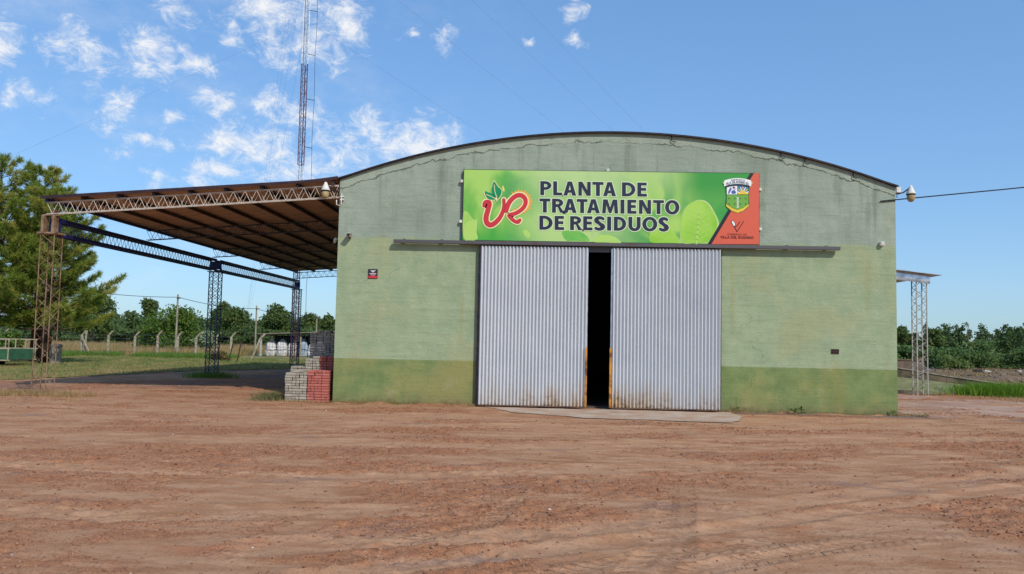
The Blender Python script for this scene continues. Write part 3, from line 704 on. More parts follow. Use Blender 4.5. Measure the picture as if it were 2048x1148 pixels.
def glyph(ch, w, h):
    s, t = 47, 35; rect = lambda a, b, c, d: [(a, b), (c, b), (c, d), (a, d)]
    if ch == 'I': return [(rect(0, 0, w, h), [])]
    if ch == 'L': return [([(0, 0), (w, 0), (w, t), (s, t), (s, h), (0, h)], [])]
    if ch == 'T': return [([(w/2-s/2, 0), (w/2+s/2, 0), (w/2+s/2, h-t), (w, h-t), (w, h), (0, h), (0, h-t), (w/2-s/2, h-t)], [])]
    if ch == 'E':
        m = h*.52; b = t*.5; return [([(0, 0), (w, 0), (w, t), (s, t), (s, m-b), (w*.92, m-b), (w*.92, m+b), (s, m+b), (s, h-t), (w*.98, h-t), (w*.98, h), (0, h)], [])]
    if ch == 'N': return [([(0, 0), (s*.9, 0), (s*.9, .60*h), (w-s*1.02, 0), (w, 0), (w, h), (w-s*.9, h), (w-s*.9, .40*h), (s*1.02, h), (0, h)], [])]
    if ch == 'M': return [([(0, 0), (s*.92, 0), (s+.02*w, .62*h), (.42*w, .02*h), (.58*w, .02*h), (w-s-.02*w, .62*h), (w-s*.92, 0), (w, 0), (.94*w, h), (.66*w, h), (.5*w, .42*h), (.34*w, h), (.06*w, h)], [])]
    if ch == 'A': return [([(0, 0), (.31*w, 0), (.37*w, .2*h), (.63*w, .2*h), (.69*w, 0), (w, 0), (.67*w, h), (.33*w, h)], [[(.42*w, .40*h), (.5*w, .74*h), (.58*w, .40*h)]])]
    if ch == 'O': return [(arcp(w/2, h/2, w/2, h*.52, 0, 350, 35), [arcp(w/2, h/2, w/2-s*1.02, h*.52-t, 0, 350, 35)])]
    if ch == 'D':
        c = .36*w; return [([(0, 0)]+arcp(c, h/2, w-c, h/2, -90, 90, 20)+[(0, h)], [[(s, t)]+arcp(c, h/2, w-c-s, h/2-t, -90, 90, 18)+[(s, h-t)]])]
    if ch == 'P':
        c = .42*w; b = .62*h; return [([(0, 0), (s, 0), (s, h-b)]+arcp(c, h-b/2, w-c, b/2, -90, 90, 16)+[(0, h)], [[(s, h-b+t*.95)]+arcp(c, h-b/2, w-c-s, b/2-t*.95, -90, 90, 12)+[(s, h-t*.95)]])]
    if ch == 'R':
        wb = .90*w; c = .42*w; b = .58*h; bowl = arcp(c, h-b/2, wb-c, b/2, -62, 90, 14)
        return [([(0, 0), (s, 0), (s, h-b-.02*h), (.46*w, h-b-.02*h), (w-1.12*s, 0), (w, 0)]+bowl+[(0, h)], [[(s, h-b+t*.95)]+arcp(c, h-b/2, wb-c-s, b/2-t*.95, -90, 90, 12)+[(s, h-t*.95)]])]
    if ch == 'U':
        return [([(0, h)]+arcp(w/2, .38*h, w/2, .40*h, 180, 360, 20)+[(w, h), (w-s, h)]+arcp(w/2, .38*h, w/2-s, .40*h-t*1.02, 360, 180, 18)+[(s, h)], [])]
    if ch == 'S':
        q = 17.5; top = arcp(.53*w, .73*h, .36*w, .27*h-q+2, 32, 250, 7); bot = arcp(.47*w, .265*h, .38*w, .265*h-q+2, 70, -146, 7)
        return [(ribbon(top+bot, lambda t_: 17+5*math.sin(math.pi*t_), 5, 3), [])]
def text_row(chars, x_ranges, y0, h):
    for ch, (xa, xb) in zip(chars, x_ranges):
        g = glyph(ch, xb-xa, h)
        conv = lambda lp: remap(lp, lambda p: (xa+p[0], y0+(xa+p[0]-1085)*.0150+(h-p[1])))
        halo = [(conv(grow(o, 11)), [conv(grow(hh, -9)) for hh in hs]) for o, hs in g]
        L = flat('letter', [(conv(o), [conv(hh) for hh in hs]) for o, hs in g], P_INK, 4)
        flat('letter_outline', halo, P_HALO, 3, L)
text_row('PLANTADE', [(1095, 1230), (1252, 1360), (1375, 1530), (1556, 1705), (1725, 1860), (1855, 2010), (2082, 2243), (2267, 2382)], 254, 170)
text_row('TRATAMIENTO', [(1085, 1217), (1238, 1388), (1378, 1535), (1537, 1667), (1660, 1816), (1843, 2037), (2064, 2112), (2147, 2257), (2287, 2432), (2457, 2587), (2600, 2772)], 464, 169)
text_row('DERESIDUOS', [(1085, 1245), (1270, 1385), (1457, 1606), (1615, 1728), (1745, 1880), (1904, 1953), (1985, 2133), (2160, 2307), (2327, 2507), (2522, 2644)], 671, 169)
# printed leaves in the background
Z5 = 1927.5
def leafshape(name, pts, mat, layer, n=6): return flat(name, [(catmull(pts, n, True), [])], mat, layer)
leafshape('printed_leaf', [(1060+Z5, 484), (1180+Z5, 510), (1270+Z5, 640), (1318+Z5, 780), (1260+Z5, 900), (1185+Z5, 1000), (1040+Z5, 1008), (880+Z5, 1000), (850+Z5, 850), (862+Z5, 700), (930+Z5, 560)], P_PALELEAF, 1)
leafshape('printed_leaf', [(1062+Z5, 496), (1172+Z5, 522), (1256+Z5, 645), (1300+Z5, 780), (1245+Z5, 900), (1180+Z5, 990), (1040+Z5, 998), (892+Z5, 992), (864+Z5, 850), (878+Z5, 705), (940+Z5, 572)], P_LIME, 2)
leafshape('leaf_midrib', [(1075+Z5, 500), (1082+Z5, 700), (1062+Z5, 1000), (1040+Z5, 1000), (1066+Z5, 700)], P_LIME2, 3)
for k in range(6):
    y = 600+k*62; flat('leaf_vein', [(ribbon([(1076+Z5, y+60), (1150+Z5, y+10), (1215+Z5, y-10)], 3), [])], P_LIME2, 3)
    flat('leaf_vein', [(ribbon([(1070+Z5, y+60), (990+Z5, y+20), (930+Z5, y)], 3), [])], P_LIME2, 3)
leafshape('printed_leaf', [(650+Z5, 700), (735+Z5, 800), (840+Z5, 985), (700+Z5, 998), (500+Z5, 992), (500+Z5, 860), (570+Z5, 730)], P_LIME, 1)
leafshape('printed_leaf', [(160, 640), (215, 630), (262, 690), (300, 720), (330, 700), (322, 860), (330, 952), (170, 950)], P_PALELEAF, 1)
leafshape('printed_leaf', [(180, 780), (250, 730), (305, 760), (318, 860), (326, 950), (176, 948)], P_LIME2, 2)
leafshape('printed_leaf', [(1730, 985), (1790, 920), (1880, 903), (2000, 930), (2070, 1000), (1900, 995)], P_LIME2, 1)
leafshape('printed_leaf', [(1360, 870), (1480, 850), (1610, 880), (1690, 975), (1500, 972), (1410, 968)], P_MIDG, 1)
leafshape('printed_drop', [(895, 845), (940, 850), (975, 900), (955, 945), (915, 920), (890, 880)], P_LIME2, 1)
# UR emblem: sun, leaves, letters
sunp = []
for k in range(22):
    a = 2*math.pi*k/22
    for da, rr in ((-.13, 128), (0, 160 if k % 2 == 0 else 150), (.13, 128)): sunp.append((850+rr*math.cos(a+da), 505+rr*math.sin(a+da)))
flat('emblem_sun', [(sunp, [])], P_ORANGE, 2)
flat('sun_core', [(catmull([(720, 600), (745, 530), (800, 480), (850, 470), (872, 500), (850, 545), (790, 590)], 5, True), [])], pmat('print_pale_green_core', lin(150, 198, 116)), 3)
flat('sun_ring', [(arcp(850, 505, 108, 108, 0, 350, 30), [])], pmat('print_deep_orange', lin(226, 140, 58)), 2.5)
Uc = [(412, 552), (425, 512), (462, 505), (478, 530), (458, 610), (438, 690), (448, 755), (492, 782), (550, 755), (608, 690), (645, 610), (655, 540), (652, 480)]
Rc = [(680, 610), (708, 530), (755, 468), (815, 428), (872, 430), (914, 475), (912, 540), (868, 598), (796, 643), (722, 664), (738, 696), (782, 736), (826, 748), (848, 724)]
wU = lambda t: 20+11*math.sin(math.pi*min(1, t*1.1)); wR = lambda t: 29-9*t
for nm, pts, w, l in (('emblem_letter_u', Uc, wU, 4), ('emblem_letter_r', Rc, wR, 5)):
    flat('emblem_glow', [(ribbon(pts, lambda t: w(t)+14), [])], P_CREAM, l-.6)
for nm, pts, w, l in (('emblem_letter_u', Uc, wU, 5.3), ('emblem_letter_r', Rc, wR, 6.3)):
    o = flat(nm, [(ribbon(pts, w), [])], P_DKRED, l); flat('fill', [(ribbon(pts, lambda t: w(t)-4), [])], P_RED, l+.6, o)
for pts, vein in (([(535, 258), (580, 320), (622, 360), (618, 420), (572, 472), (520, 420), (500, 370), (510, 310)], [(536, 300), (545, 380), (568, 450)]), ([(420, 378), (470, 392), (515, 408), (552, 468), (520, 482), (462, 470), (430, 430)], [(440, 415), (500, 440), (552, 468)])):
    o = leafshape('emblem_leaf_edge', [(545+(x-545)*1.09, 390+(y-390)*1.09) for x, y in pts], P_CREAM, 4.4)
    o = leafshape('emblem_leaf', pts, P_LEAF, 5); flat('leaf_vein', [(ribbon(vein, 3.5), [])], P_CREAM, 6, o)
flat('leaf_stem', [(ribbon([(560, 465), (566, 485), (570, 505)], lambda t: 12*(1-t)+1), [])], P_CREAM, 6.5)
flat('yellow_spark', [(catmull([(640, 305), (660, 350), (655, 385), (640, 370), (632, 335)], 5, True), [])], pmat('print_pale_yellow', lin(222, 222, 110)), 4)
# orange corner with black stripe
flat('black_stripe', [([(1690+Z5, 160), (1735+Z5, 160), (1228+Z5, 1016), (1184+Z5, 1014)], [])], pmat('print_black', lin(38, 38, 42)), 4)
flat('orange_corner', [([(1735+Z5, 160), (1797+Z5, 157), (1797+Z5, 1022), (1228+Z5, 1018)], [])], P_TERRA, 4.5)
# town crest
q = lambda L: remap(L, lambda p: (p[0]/6.755*6.0235+3132.5, p[1]/6.755*6.0235+60.2))   # design units of the crest
flat('crest_back', [(q(catmull([(226, 280), (375, 270), (526, 280), (526, 450), (524, 570), (380, 652), (226, 575), (226, 430)], 6, True)), [])], P_DKGREEN, 6)
flat('crest_gold_edge', [(q([(222, 530), (300, 585), (372, 612), (450, 585), (525, 530), (522, 560), (452, 622), (375, 650), (300, 622), (224, 562)]), [])], P_GOLD, 7)
flat('crest_green_field', [(q([(232, 408), (518, 408), (518, 530), (450, 580), (372, 605), (300, 580), (232, 530)]), [])], P_SHGREEN, 7)
flat('crest_white_quarter', [(q([(232, 285), (370, 285), (370, 400), (232, 400)]), [])], P_WHITE, 7)
flat('crest_blue_quarter', [(q([(376, 285), (518, 285), (518, 400), (376, 400)]), [])], P_BLUE, 7)
for k in range(7):
    a = math.pi*(k+.5)/7; flat('crest_ray', [(q([(447+20*math.cos(a-.25), 385-20*math.sin(a-.25)), (447+min(78, 95)*math.cos(a-.08), 385-90*math.sin(a-.08)), (447+78*math.cos(a+.08), 385-90*math.sin(a+.08)), (447+20*math.cos(a+.25), 385-20*math.sin(a+.25))]), [])], P_GOLD if k % 2 else P_WHITE, 8)
flat('crest_rising_sun', [(q(arcp(447, 398, 46, -46, 0, 180, 14)), [])], P_GOLD, 9)
flat('crest_sun_ground', [(q([(376, 378), (518, 378), (518, 400), (376, 400)]), [])], P_GOLD, 9.5)
for pts, mt in (([(275, 310), (295, 320), (280, 360), (255, 395), (250, 370)], P_BLUE2), ([(320, 305), (345, 310), (350, 340), (330, 350), (312, 335)], P_SKIN), ([(300, 350), (340, 350), (352, 385), (310, 392), (292, 378)], P_BLUE2), ([(308, 300), (328, 294), (340, 312), (318, 318)], P_DKRED)):
    flat('crest_figure', [(q(catmull(pts, 4, True)), [])], mt, 8)
for (x, y) in ((262, 455), (338, 455), (412, 455), (484, 455), (262, 530), (338, 530), (412, 530), (484, 530)):
    flat('crest_tree', [(q([(x, y+18), (x-16, y-12), (x, y-4), (x+16, y-12)]), [])], P_DKGREEN, 8)
for k in range(9):
    y = 440+k*17; flat('crest_road', [(q([(362+6*(k % 2), y), (386+6*(k % 2), y), (386+6*(k % 2), y+10), (362+6*(k % 2), y+10)]), [])], P_WHITE, 9)
def arcband(y_mid_top, th, x0, x1, sag, n=14):
    up = [(x0+(x1-x0)*i/n, y_mid_top+sag*((2*i/n-1)**2)) for i in range(n+1)]; return up+[(x, y+th) for x, y in up[::-1]]
flat('crest_ribbon_tail', [(q([(168, 240), (215, 225), (222, 285), (190, 298), (196, 268)]), [])], P_PALELEAF, 8)
flat('crest_ribbon_tail', [(q([(540, 225), (582, 240), (552, 268), (560, 298), (528, 285)]), [])], P_PALELEAF, 8)
flat('crest_ribbon_shadow', [(q(arcband(250, 34, 215, 535, 26)), [])], P_INK, 8.6)
flat('crest_ribbon', [(q(arcband(178, 78, 194, 556, 34)), [])], P_WHITE, 9.4)
def word(txt, u0, v0, u1, v1, size_v, mat, layer, bold=0., name='lettering', bend=None):
    """text in the font that comes with Blender, laid between two design points"""
    cu = bpy.data.curves.new(name, 'FONT'); cu.body = txt; cu.offset = bold; cu.resolution_u = 2
    tmp = bpy.data.objects.new(name, cu); COL.objects.link(tmp); bpy.context.view_layer.update()
    me = bpy.data.meshes.new_from_object(tmp.evaluated_get(bpy.context.evaluated_depsgraph_get()))
    bpy.data.objects.remove(tmp); bpy.data.curves.remove(cu)
    co = np.array([v.co[:] for v in me.vertices]); mn, mx = co.min(0), co.max(0)
    for v in me.vertices:
        a = (v.co.x-mn[0])/(mx[0]-mn[0]); b = (v.co.y-mn[1])/(mx[1]-mn[1])
        X = u0+(u1-u0)*a; Y = v0+(v1-v0)*a+size_v*(1-b)
        if bend: Y += bend*(2*a-1)**2
        x, z = sgn(X, Y); v.co = (x, YF-.0022*layer, z)
    me.update()
    for pg in me.polygons:
        if pg.normal.y > 0: pg.flip()
    me.materials.clear(); o = link(name, me, mat, SG); o.location = -SG.location; return o
Q = lambda x, y: q([(x, y)])[0]
a, b = Q(288, 190), Q(470, 192); word('MUNICIPALIDAD DE', a[0], a[1], b[0], b[1], 17, P_INK, 10.4, .02, bend=6)
a, b = Q(218, 214), Q(528, 214); word('VILLA DEL ROSARIO E.R.', a[0], a[1], b[0], b[1], 32, P_INK, 10.4, .03, bend=26)
a, b = Q(236, 928), Q(498, 934); word('GOBIERNO DE', a[0], a[1], b[0], b[1], 24, P_MAROON, 6, .0)
a, b = Q(142, 962), Q(592, 970); word('VILLA DEL ROSARIO', a[0], a[1], b[0], b[1], 32, P_MAROON, 6, .035)
flat('v_mark', [(q(ribbon([(332, 842), (368, 908)], 6, 2, 3)), [])], P_MAROON, 6)
flat('v_mark', [(q(ribbon([(371, 902), (454, 768)], 5, 2, 3)), [])], P_MAROON, 6.5)
flat('v_mark', [(q(ribbon([(330, 826), (360, 834), (406, 770)], 5, 3, 3)), [])], P_MAROON, 7)
flat('v_leaf_edge', [(q(catmull([(284, 764), (318, 760), (345, 795), (348, 828), (326, 836), (304, 805)], 4, True)), [])], P_MAROON, 7.4)
flat('v_leaf', [(q(catmull([(296, 768), (318, 766), (338, 795), (340, 824), (326, 828), (308, 800)], 4, True)), [])], P_WHITE, 8)

# ------------------------------------------------------------------ things fixed to the walls
def wall_lamp(name, label, foot, tip):
    foot, tip = Vector(foot), Vector(tip)
    L = thing(name, label, 'lamp', foot, group='wall lamps')
    mid = foot.lerp(tip, .45)+Vector((0, 0, .02))
    MB().tube([foot, foot+Vector((0, 0, .1)), mid+Vector((0, 0, .03)), tip+Vector((0, 0, .10))], .017, 7).build('bracket', M_DARKMETAL, L)
    MB().lathe([(.001, .15), (.03, .14), (.05, .09), (.095, -.02), (.12, -.07), (.118, -.075), (.09, -.03), (.02, .0)], tip, 20).build('hood', M_WHITE, L, True)
    MB().lathe([(.094, -.055), (.104, -.075), (.104, -.10), (.09, -.10)], tip, 20).build('rim', M_DARKMETAL, L, True)
    MB().lathe([(.088, -.08), (.098, -.14), (.092, -.20), (.065, -.25), (.03, -.27), (.001, -.275)], tip, 20).build('globe', M_AMBER, L, True)
wall_lamp('wall_lamp', 'white lamp with amber globe hanging at the canopy end of the wall', (-.02, -.08, 5.24), (-.33, -.14, 5.42))
wall_lamp('wall_lamp', 'white lamp with amber globe on an arm at the right roof corner', (14.03, -.02, 5.40), (14.36, -.05, 5.56))
j = thing('junction_box', 'white round junction box at the right roof corner above the lamp arm', 'box', (14.1, 0, 5.6))
MB().box2((14.005, .02, 5.50), (14.16, .14, 5.68)).build('housing', M_WHITE, j, bevel=.02); MB().box2((14.03, .0, 5.53), (14.14, .018, 5.65)).build('cover', M_WHITE, j, bevel=.01)
c = thing('security_camera', 'boxy security camera near the top left corner of the front wall', 'camera', (.31, -.02, 4.2))
MB().box2((.26, -.22, 4.165), (.36, -.04, 4.245)).build('housing', simple('camera_grey', lin(168, 158, 142), lin(130, 120, 108), 10, .5), c, bevel=.012)
MB().box2((.245, -.26, 4.248), (.375, -.06, 4.256)).build('sun_shield', M_WHITE, c); MB().box2((.285, -.228, 4.18), (.335, -.222, 4.23)).build('lens', M_BLACK, c)
MB().tube([(.31, -.002, 4.15), (.31, -.06, 4.15), (.31, -.10, 4.17)], .016, 6).build('arm', M_DARKMETAL, c)
c = thing('security_camera', 'small white bullet camera on the shaded side wall under the canopy', 'camera', (-.1, .4, 4.15))
MB().tube([(-.002, .45, 4.20), (-.08, .42, 4.20), (-.12, .38, 4.16)], .022, 7).build('arm', M_WHITE, c)
MB().lathe([(.001, .10), (.035, .10), (.04, .05), (.04, -.06), (.03, -.07), (.001, -.06)], (-.16, .32, 4.12), 12, Matrix.Rotation(R(62), 3, 'X') @ Matrix.Rotation(R(20), 3, 'Y')).build('housing', M_WHITE, c, True)
pq = thing('wall_plaque', 'small dark plaque with white emblem and red lower edge', 'plaque', (.92, -.01, 3.14))
MB().box2((.804, -.022, 3.139), (1.041, -.002, 3.377)).build('plate', simple('plaque_dark', lin(58, 48, 56), lin(46, 40, 48), 6, .35), pq)
MB().box2((.812, -.0255, 3.147), (1.033, -.0225, 3.195)).build('red_band', P_RED, pq); MB().box2((.812, -.0255, 3.197), (1.033, -.0225, 3.225)).build('maroon_band', P_DKRED, pq)
def vmesh(polys, y):
    m = MB()
    for pl_ in polys: m.add([(x, y, z) for x, z in pl_], [tuple(range(len(pl_)))])
    return m
vmesh([[(.86, 3.34), (.925, 3.29), (.99, 3.34), (.985, 3.352), (.925, 3.31), (.865, 3.352)], [(.89, 3.338), (.925, 3.318), (.96, 3.338)]], -.0255).build('emblem', P_WHITE, pq)
vmesh([[(.84, 3.25), (1.01, 3.25), (1.01, 3.272), (.84, 3.272)], [(.86, 3.233), (.99, 3.233), (.99, 3.242), (.86, 3.242)], [(.87, 3.205), (.98, 3.205), (.98, 3.213), (.87, 3.213)]], -.0258).build('caption', P_SKIN, pq)
bx = thing('alarm_box', 'little white box on the right of the front wall', 'box', (13.63, 0, 4.18))
MB().box2((13.585, -.10, 4.175), (13.685, -.003, 4.275)).build('housing', M_WHITE, bx, bevel=.01); MB().box2((13.6, -.106, 4.19), (13.67, -.101, 4.26)).build('cover', simple('box_grey', lin(200, 198, 186), None), bx)

# ------------------------------------------------------------------ canopy on the left
CX, CY = -7.45, (0.0, 5.3, 10.6, 15.9, 21.2)
cp = thing('canopy', 'open lean-to canopy with brown sheet roof on rusty lattice columns', 'canopy', (-3.7, 0, 0))
def ctop(x): return 5.50+.0735*x        # top chord height of the trusses
def zig(m, pts, r, n=4):
    for a, b in zip(pts[:-1], pts[1:]): m.tube([a, b], r, n, False)
def truss(y, mat, name='truss', chord=.0125):
    t = thing(name, None, None); t.parent = cp; t.location = Vector((CX, y, 4.6))-cp.location
    x0, x1 = CX-.12, -.01; n = 50; step = (x1-x0)/n
    for dy in (-.06, .06):
        MB().tube([(x0, y+dy, ctop(x0)), (x1, y+dy, ctop(x1))], chord, 5).build('chord', mat, t)
        MB().tube([(x0, y+dy, ctop(x0)-.30), (x1, y+dy, ctop(x1)-.30)], chord, 5).build('chord', mat, t)
        m = MB(); ph = 0 if dy < 0 else .3
        pts = []
        for i in range(n+1):
            x = min(max(x0+(i+ph)*step, x0), x1); pts.append((x, y+dy, ctop(x)-(.30 if i % 2 else 0)))
        zig(m, pts, chord*.55); m.build('lacing', mat, t)
    return t
for k, y in enumerate(CY): truss(y, M_TRUSS if k == 0 else M_TEAL)
def lattice_column(x, y, z0, z1, w, mat, parent, name='column', bay=.26, ch=.013, lc=.0065):
    t = thing(name, None, None); t.parent = parent; t.location = Vector((x, y, z0))-base_of(parent)
    cs = [(-1, -1), (1, -1), (1, 1), (-1, 1)]
    for a, b in cs: MB().bar((x+a*w/2, y+b*w/2, z0), (x+a*w/2, y+b*w/2, z1), ch*1.6).build('chord', mat, t)
    m = MB(); n = int((z1-z0)/bay)
    for (a, b), (c_, d) in zip(cs, cs[1:]+cs[:1]):
        pts = [((x+a*w/2, y+b*w/2) if i % 2 else (x+c_*w/2, y+d*w/2))+(z0+(z1-z0)*i/n,) for i in range(n+1)]
        zig(m, pts, lc)
        if parent is cp and y > 1:
            pts = [((x+a*w/2, y+b*w/2) if i % 2 == 0 else (x+c_*w/2, y+d*w/2))+(z0+(z1-z0)*(i+.0)/n,) for i in range(n+1)]
            zig(m, pts[::1], lc*.85)
    m.build('lacing', mat, t)
    return t
for k, y in enumerate((0.0, 10.6, 21.2)):
    mt = M_COLRUST if k == 0 else M_TEAL
    lattice_column(CX+.02, y, -.03, 4.06 if k else 4.12, .36, mt, cp, ch=.019 if k else .0115, lc=.010 if k else .0068)
    MB().box2((CX-.24, y-.22, 4.122 if not k else 4.062), (CX+.26, y+.22, 4.165 if not k else 4.09)).build('cap_plate', mt, cp)
for dx_ in (-.17, .10):
    MB().box2((CX+dx_-.02, -.16, 4.168), (CX+dx_+.05, .06, 4.60)).build('seat_block', M_COLRUST, cp, bevel=.01)
MB().box2((CX-.2, -.1, 4.602), (CX+.2, .1, 4.632)).build('seat_plate', M_COLRUST, cp)
MB().tube([(CX+.08, -.06, 4.70), (CX+.08, .09, 4.70)], .06, 12).build('pulley', simple('rust_brown', lin(104, 62, 46), lin(80, 50, 40), 8, .8), cp)
# long girders between the columns
for (ya, yb) in ((.12, 10.4), (10.8, 21.3)):
    g = thing('girder', None, None); g.parent = cp; g.location = Vector((CX, ya, 4.1))-cp.location
    for dx_ in (-.10, .10):
        MB().box2((CX+dx_-.03, ya, 4.46), (CX+dx_+.03, yb, 4.56)).build('chord', M_NAVY, g)
        MB().box2((CX+dx_-.03, ya, 4.10), (CX+dx_+.03, yb, 4.19)).build('chord', M_NAVY, g)
    if True:
        m = MB(); n = 2*int((yb-ya)/.21); ph = 0; dx_ = 0
        zig(m, [(CX+dx_, min(max(ya+(yb-ya)*(i+ph)/n, ya), yb), 4.46 if i % 2 else 4.19) for i in range(n+1)], .0075); m.build('lacing', M_LACE, g)
    for yy in (ya+.02, yb-.02): MB().box2((CX-.14, yy-.03, 4.192), (CX+.14, yy+.03, 4.455)).build('end_post', M_NAVY, g)
# purlins and roof sheets
for k in range(9):
    x = CX-.10+k*.925
    z = ctop(x)+.022
    MB().box2((x-.03, -.10, z), (x+.03, LEN+.15, z+.085)).build('purlin', M_NAVY if k == 0 else simple('dark_purlin', lin(70, 54, 48), lin(52, 42, 42), 3, .7) if k == 1 else MATS['dark_purlin'], cp)
    MB().box2((x-.035, -.114, z-.02), (x+.035, -.102, z+.095)).build('purlin_end', MATS['dark_purlin'] if 'dark_purlin' in MATS else M_NAVY, cp)
def canopy_sheet():
    ys = np.arange(-.16, LEN+.2, .04); xs = np.linspace(CX-.22, -.015, 24); V = []; F = []
    for lay in (0, 1):
        for y in ys:
            c_ = .013*math.sin(2*math.pi*y/.24)
            for x in xs:
                z = ctop(x)+.128+c_+lay*.006+.06*max(0, (x+1.2)/1.2)**2; V.append((x, y, z))
    nx, ny = len(xs), len(ys); L = nx*ny
    for jn in range(ny-1):
        for i in range(nx-1):
            a = jn*nx+i; F.append((a, a+nx, a+nx+1, a+1)); F.append((L+a, L+a+1, L+a+nx+1, L+a+nx))
    for i in range(nx-1): F.append((i, i+1, L+i+1, L+i))
    for jn in range(ny-1): F.append((jn*nx, L+jn*nx, L+(jn+1)*nx, (jn+1)*nx))
    MB().add(V, F).build('roof_sheet', M_SHEET, cp, True)
canopy_sheet()
m = MB(); xs = np.linspace(CX-.24, -.02, 24)
for xa, xb in zip(xs[:-1], xs[1:]):
    f = lambda x: ctop(x)+.06*max(0, (x+1.2)/1.2)**2
    V = [(x, y, f(x)+dz_) for y in (-.178, -.164) for x, dz_ in ((xa, .085), (xb, .085), (xb, .16), (xa, .16))]
    m.add(V, [(0, 1, 2, 3), (5, 4, 7, 6), (3, 2, 6, 7), (0, 4, 5, 1)])
m.build('front_flashing', simple('maroon_flashing', lin(74, 52, 54), lin(58, 44, 50), 4, .5, .3), cp)

# ------------------------------------------------------------------ lean-to on the right side
ra = thing('side_awning', 'small lean-to with bright galvanised fascia on one lattice column', 'canopy', (18.8, 9, 0))
lattice_column(18.80, 9.05, -.02, 4.08, .36, M_GALVCOL, ra, bay=.24, ch=.02, lc=.010)
V = []; F = []
n = 26
for i in range(n+1):
    x = 14.02+(19.06-14.02)*i/n; z = 4.66-.115*(x-14)+.15
    b = .02*math.sin(i*1.9)+.012*math.sin(i*4.1)
    V += [(x, 8.80+b, z-.27), (x, 8.78+b*1.6, z-.14), (x, 8.80, z)]
for i in range(n):
    for k in (0, 1): F.append((3*i+k, 3*i+3+k, 3*i+4+k, 3*i+1+k))
MB().add(V, F).build('fascia', M_GALV, ra, True)
m = MB(); m.add([(14.02, 8.6, 4.85), (19.40, 8.6, 4.275), (19.40, 20, 4.275), (14.02, 20, 4.85), (14.02, 8.6, 4.825), (19.40, 8.6, 4.255), (19.40, 20, 4.255), (14.02, 20, 4.825)], [(0, 1, 2, 3), (7, 6, 5, 4), (0, 4, 5, 1), (1, 5, 6, 2), (2, 6, 7, 3), (3, 7, 4, 0)]); m.build('roof_sheet', M_GALV, ra)
MB().bar((14.03, 9.05, 4.44), (18.95, 9.05, 4.17), .06, .10).build('rafter', M_SHEET, ra)
MB().box2((18.6, 8.83, 4.083), (19.0, 9.27, 4.115)).build('cap_plate', M_GALVCOL, ra)
for yy in (12.5, 16.0): lattice_column(18.80, yy, -.02, 3.90, .36, M_GALVCOL, ra, bay=.24)

# ------------------------------------------------------------------ paver stacks
def pave_mat(name, a, b):
    m, t, p = newmat(name); P = t.obj()
    oi = t.node('ShaderNodeObjectInfo').outputs['Random']
    c = t.mix(oi, a, b); t.put(p.inputs['Base Color'], t.mix(t.mr(t.noise(P, 40, 4), .4, .7, 0, .4), c, (a[0]*.6, a[1]*.6, a[2]*.6)))
    p.inputs['Roughness'].default_value = .95; t.put(p.inputs['Normal'], t.bump(t.noise(P, 90, 4), .4, .004)); return m
M_PG = pave_mat('grey_paver', lin(150, 140, 124), lin(186, 174, 156)); M_PR = pave_mat('red_paver', lin(172, 92, 80), lin(194, 114, 100)); M_PD = pave_mat('shaded_grey_paver', lin(146, 134, 124), lin(178, 164, 150))  # M_PD: grey paver darkened in colour for the stack in canopy shade
def brick_mesh(nm, d, mat):
    bm = bmesh.new(); bmesh.ops.create_cube(bm, size=1); bmesh.ops.scale(bm, vec=d, verts=bm.verts)
    bmesh.ops.bevel(bm, geom=bm.edges[:], offset=.005, segments=1, affect='EDGES'); me = bpy.data.meshes.new(nm); bm.to_mesh(me); bm.free(); me.materials.append(mat); return me
def paver_stack(label, x0, y0, nx, ny, layers, mat, seed, cell=.186, h=.0665, z0=.0, steps=None):
    rg = random.Random(seed); st = thing('paver_stack', label, 'paver stack', (x0+nx*cell/2, y0+ny*cell/2, z0), group='stacked paving bricks')
    ma = brick_mesh('brick', (cell-.012, cell/2-.012, h-.009), mat); mb = brick_mesh('brick', (cell/2-.012, cell-.012, h-.009), mat)
    for L in range(layers):
        for i in range(nx):
            for jn in range(ny):
                if steps and L >= steps[i]: continue
                along = rg.random() < .55; off = rg.uniform(-.010, .010)
                for k in (-1, 1):
                    if rg.random() < .0: continue
                    o = bpy.data.objects.new('brick', ma if along else mb); COL.objects.link(o); o.parent = st
                    cx = (i+.5)*cell-nx*cell/2; cy = (jn+.5)*cell-ny*cell/2
                    o.location = (cx+(0 if along else k*cell/4)+off, cy+(k*cell/4 if along else 0)+rg.uniform(-.014, .014), h*(L+.5))
                    o.rotation_euler = (0, 0, rg.uniform(-.02, .02))
paver_stack('grey paver stack at the front corner of the wall, left of the red stack', -1.225, -.02, 3, 3, 12, M_PG, 1, z0=-.01, steps=[11, 12, 11])
paver_stack('red paver stack standing right against the warehouse corner, foremost', -.655, -.02, 3, 3, 12, M_PR, 2, z0=-.01, cell=.183)
paver_stack('low grey paver stack behind the front grey stack, leftmost of the second row', -1.30, .66, 2, 2, 13, M_PG, 3)
paver_stack('taller grey paver stack between low grey stack and red stack in second row', -.915, .66, 2, 2, 17, M_PG, 4, steps=[16, 17])
paver_stack('taller red paver stack of the second row beside the side wall', -.53, .66, 3, 2, 17, M_PR, 5, cell=.172)
paver_stack('tallest dark grey paver stack in the shade at the back by the side wall', -1.06, 1.5, 5, 2, 27, M_PD, 6, h=.067, steps=[26, 27, 27, 26, 27])

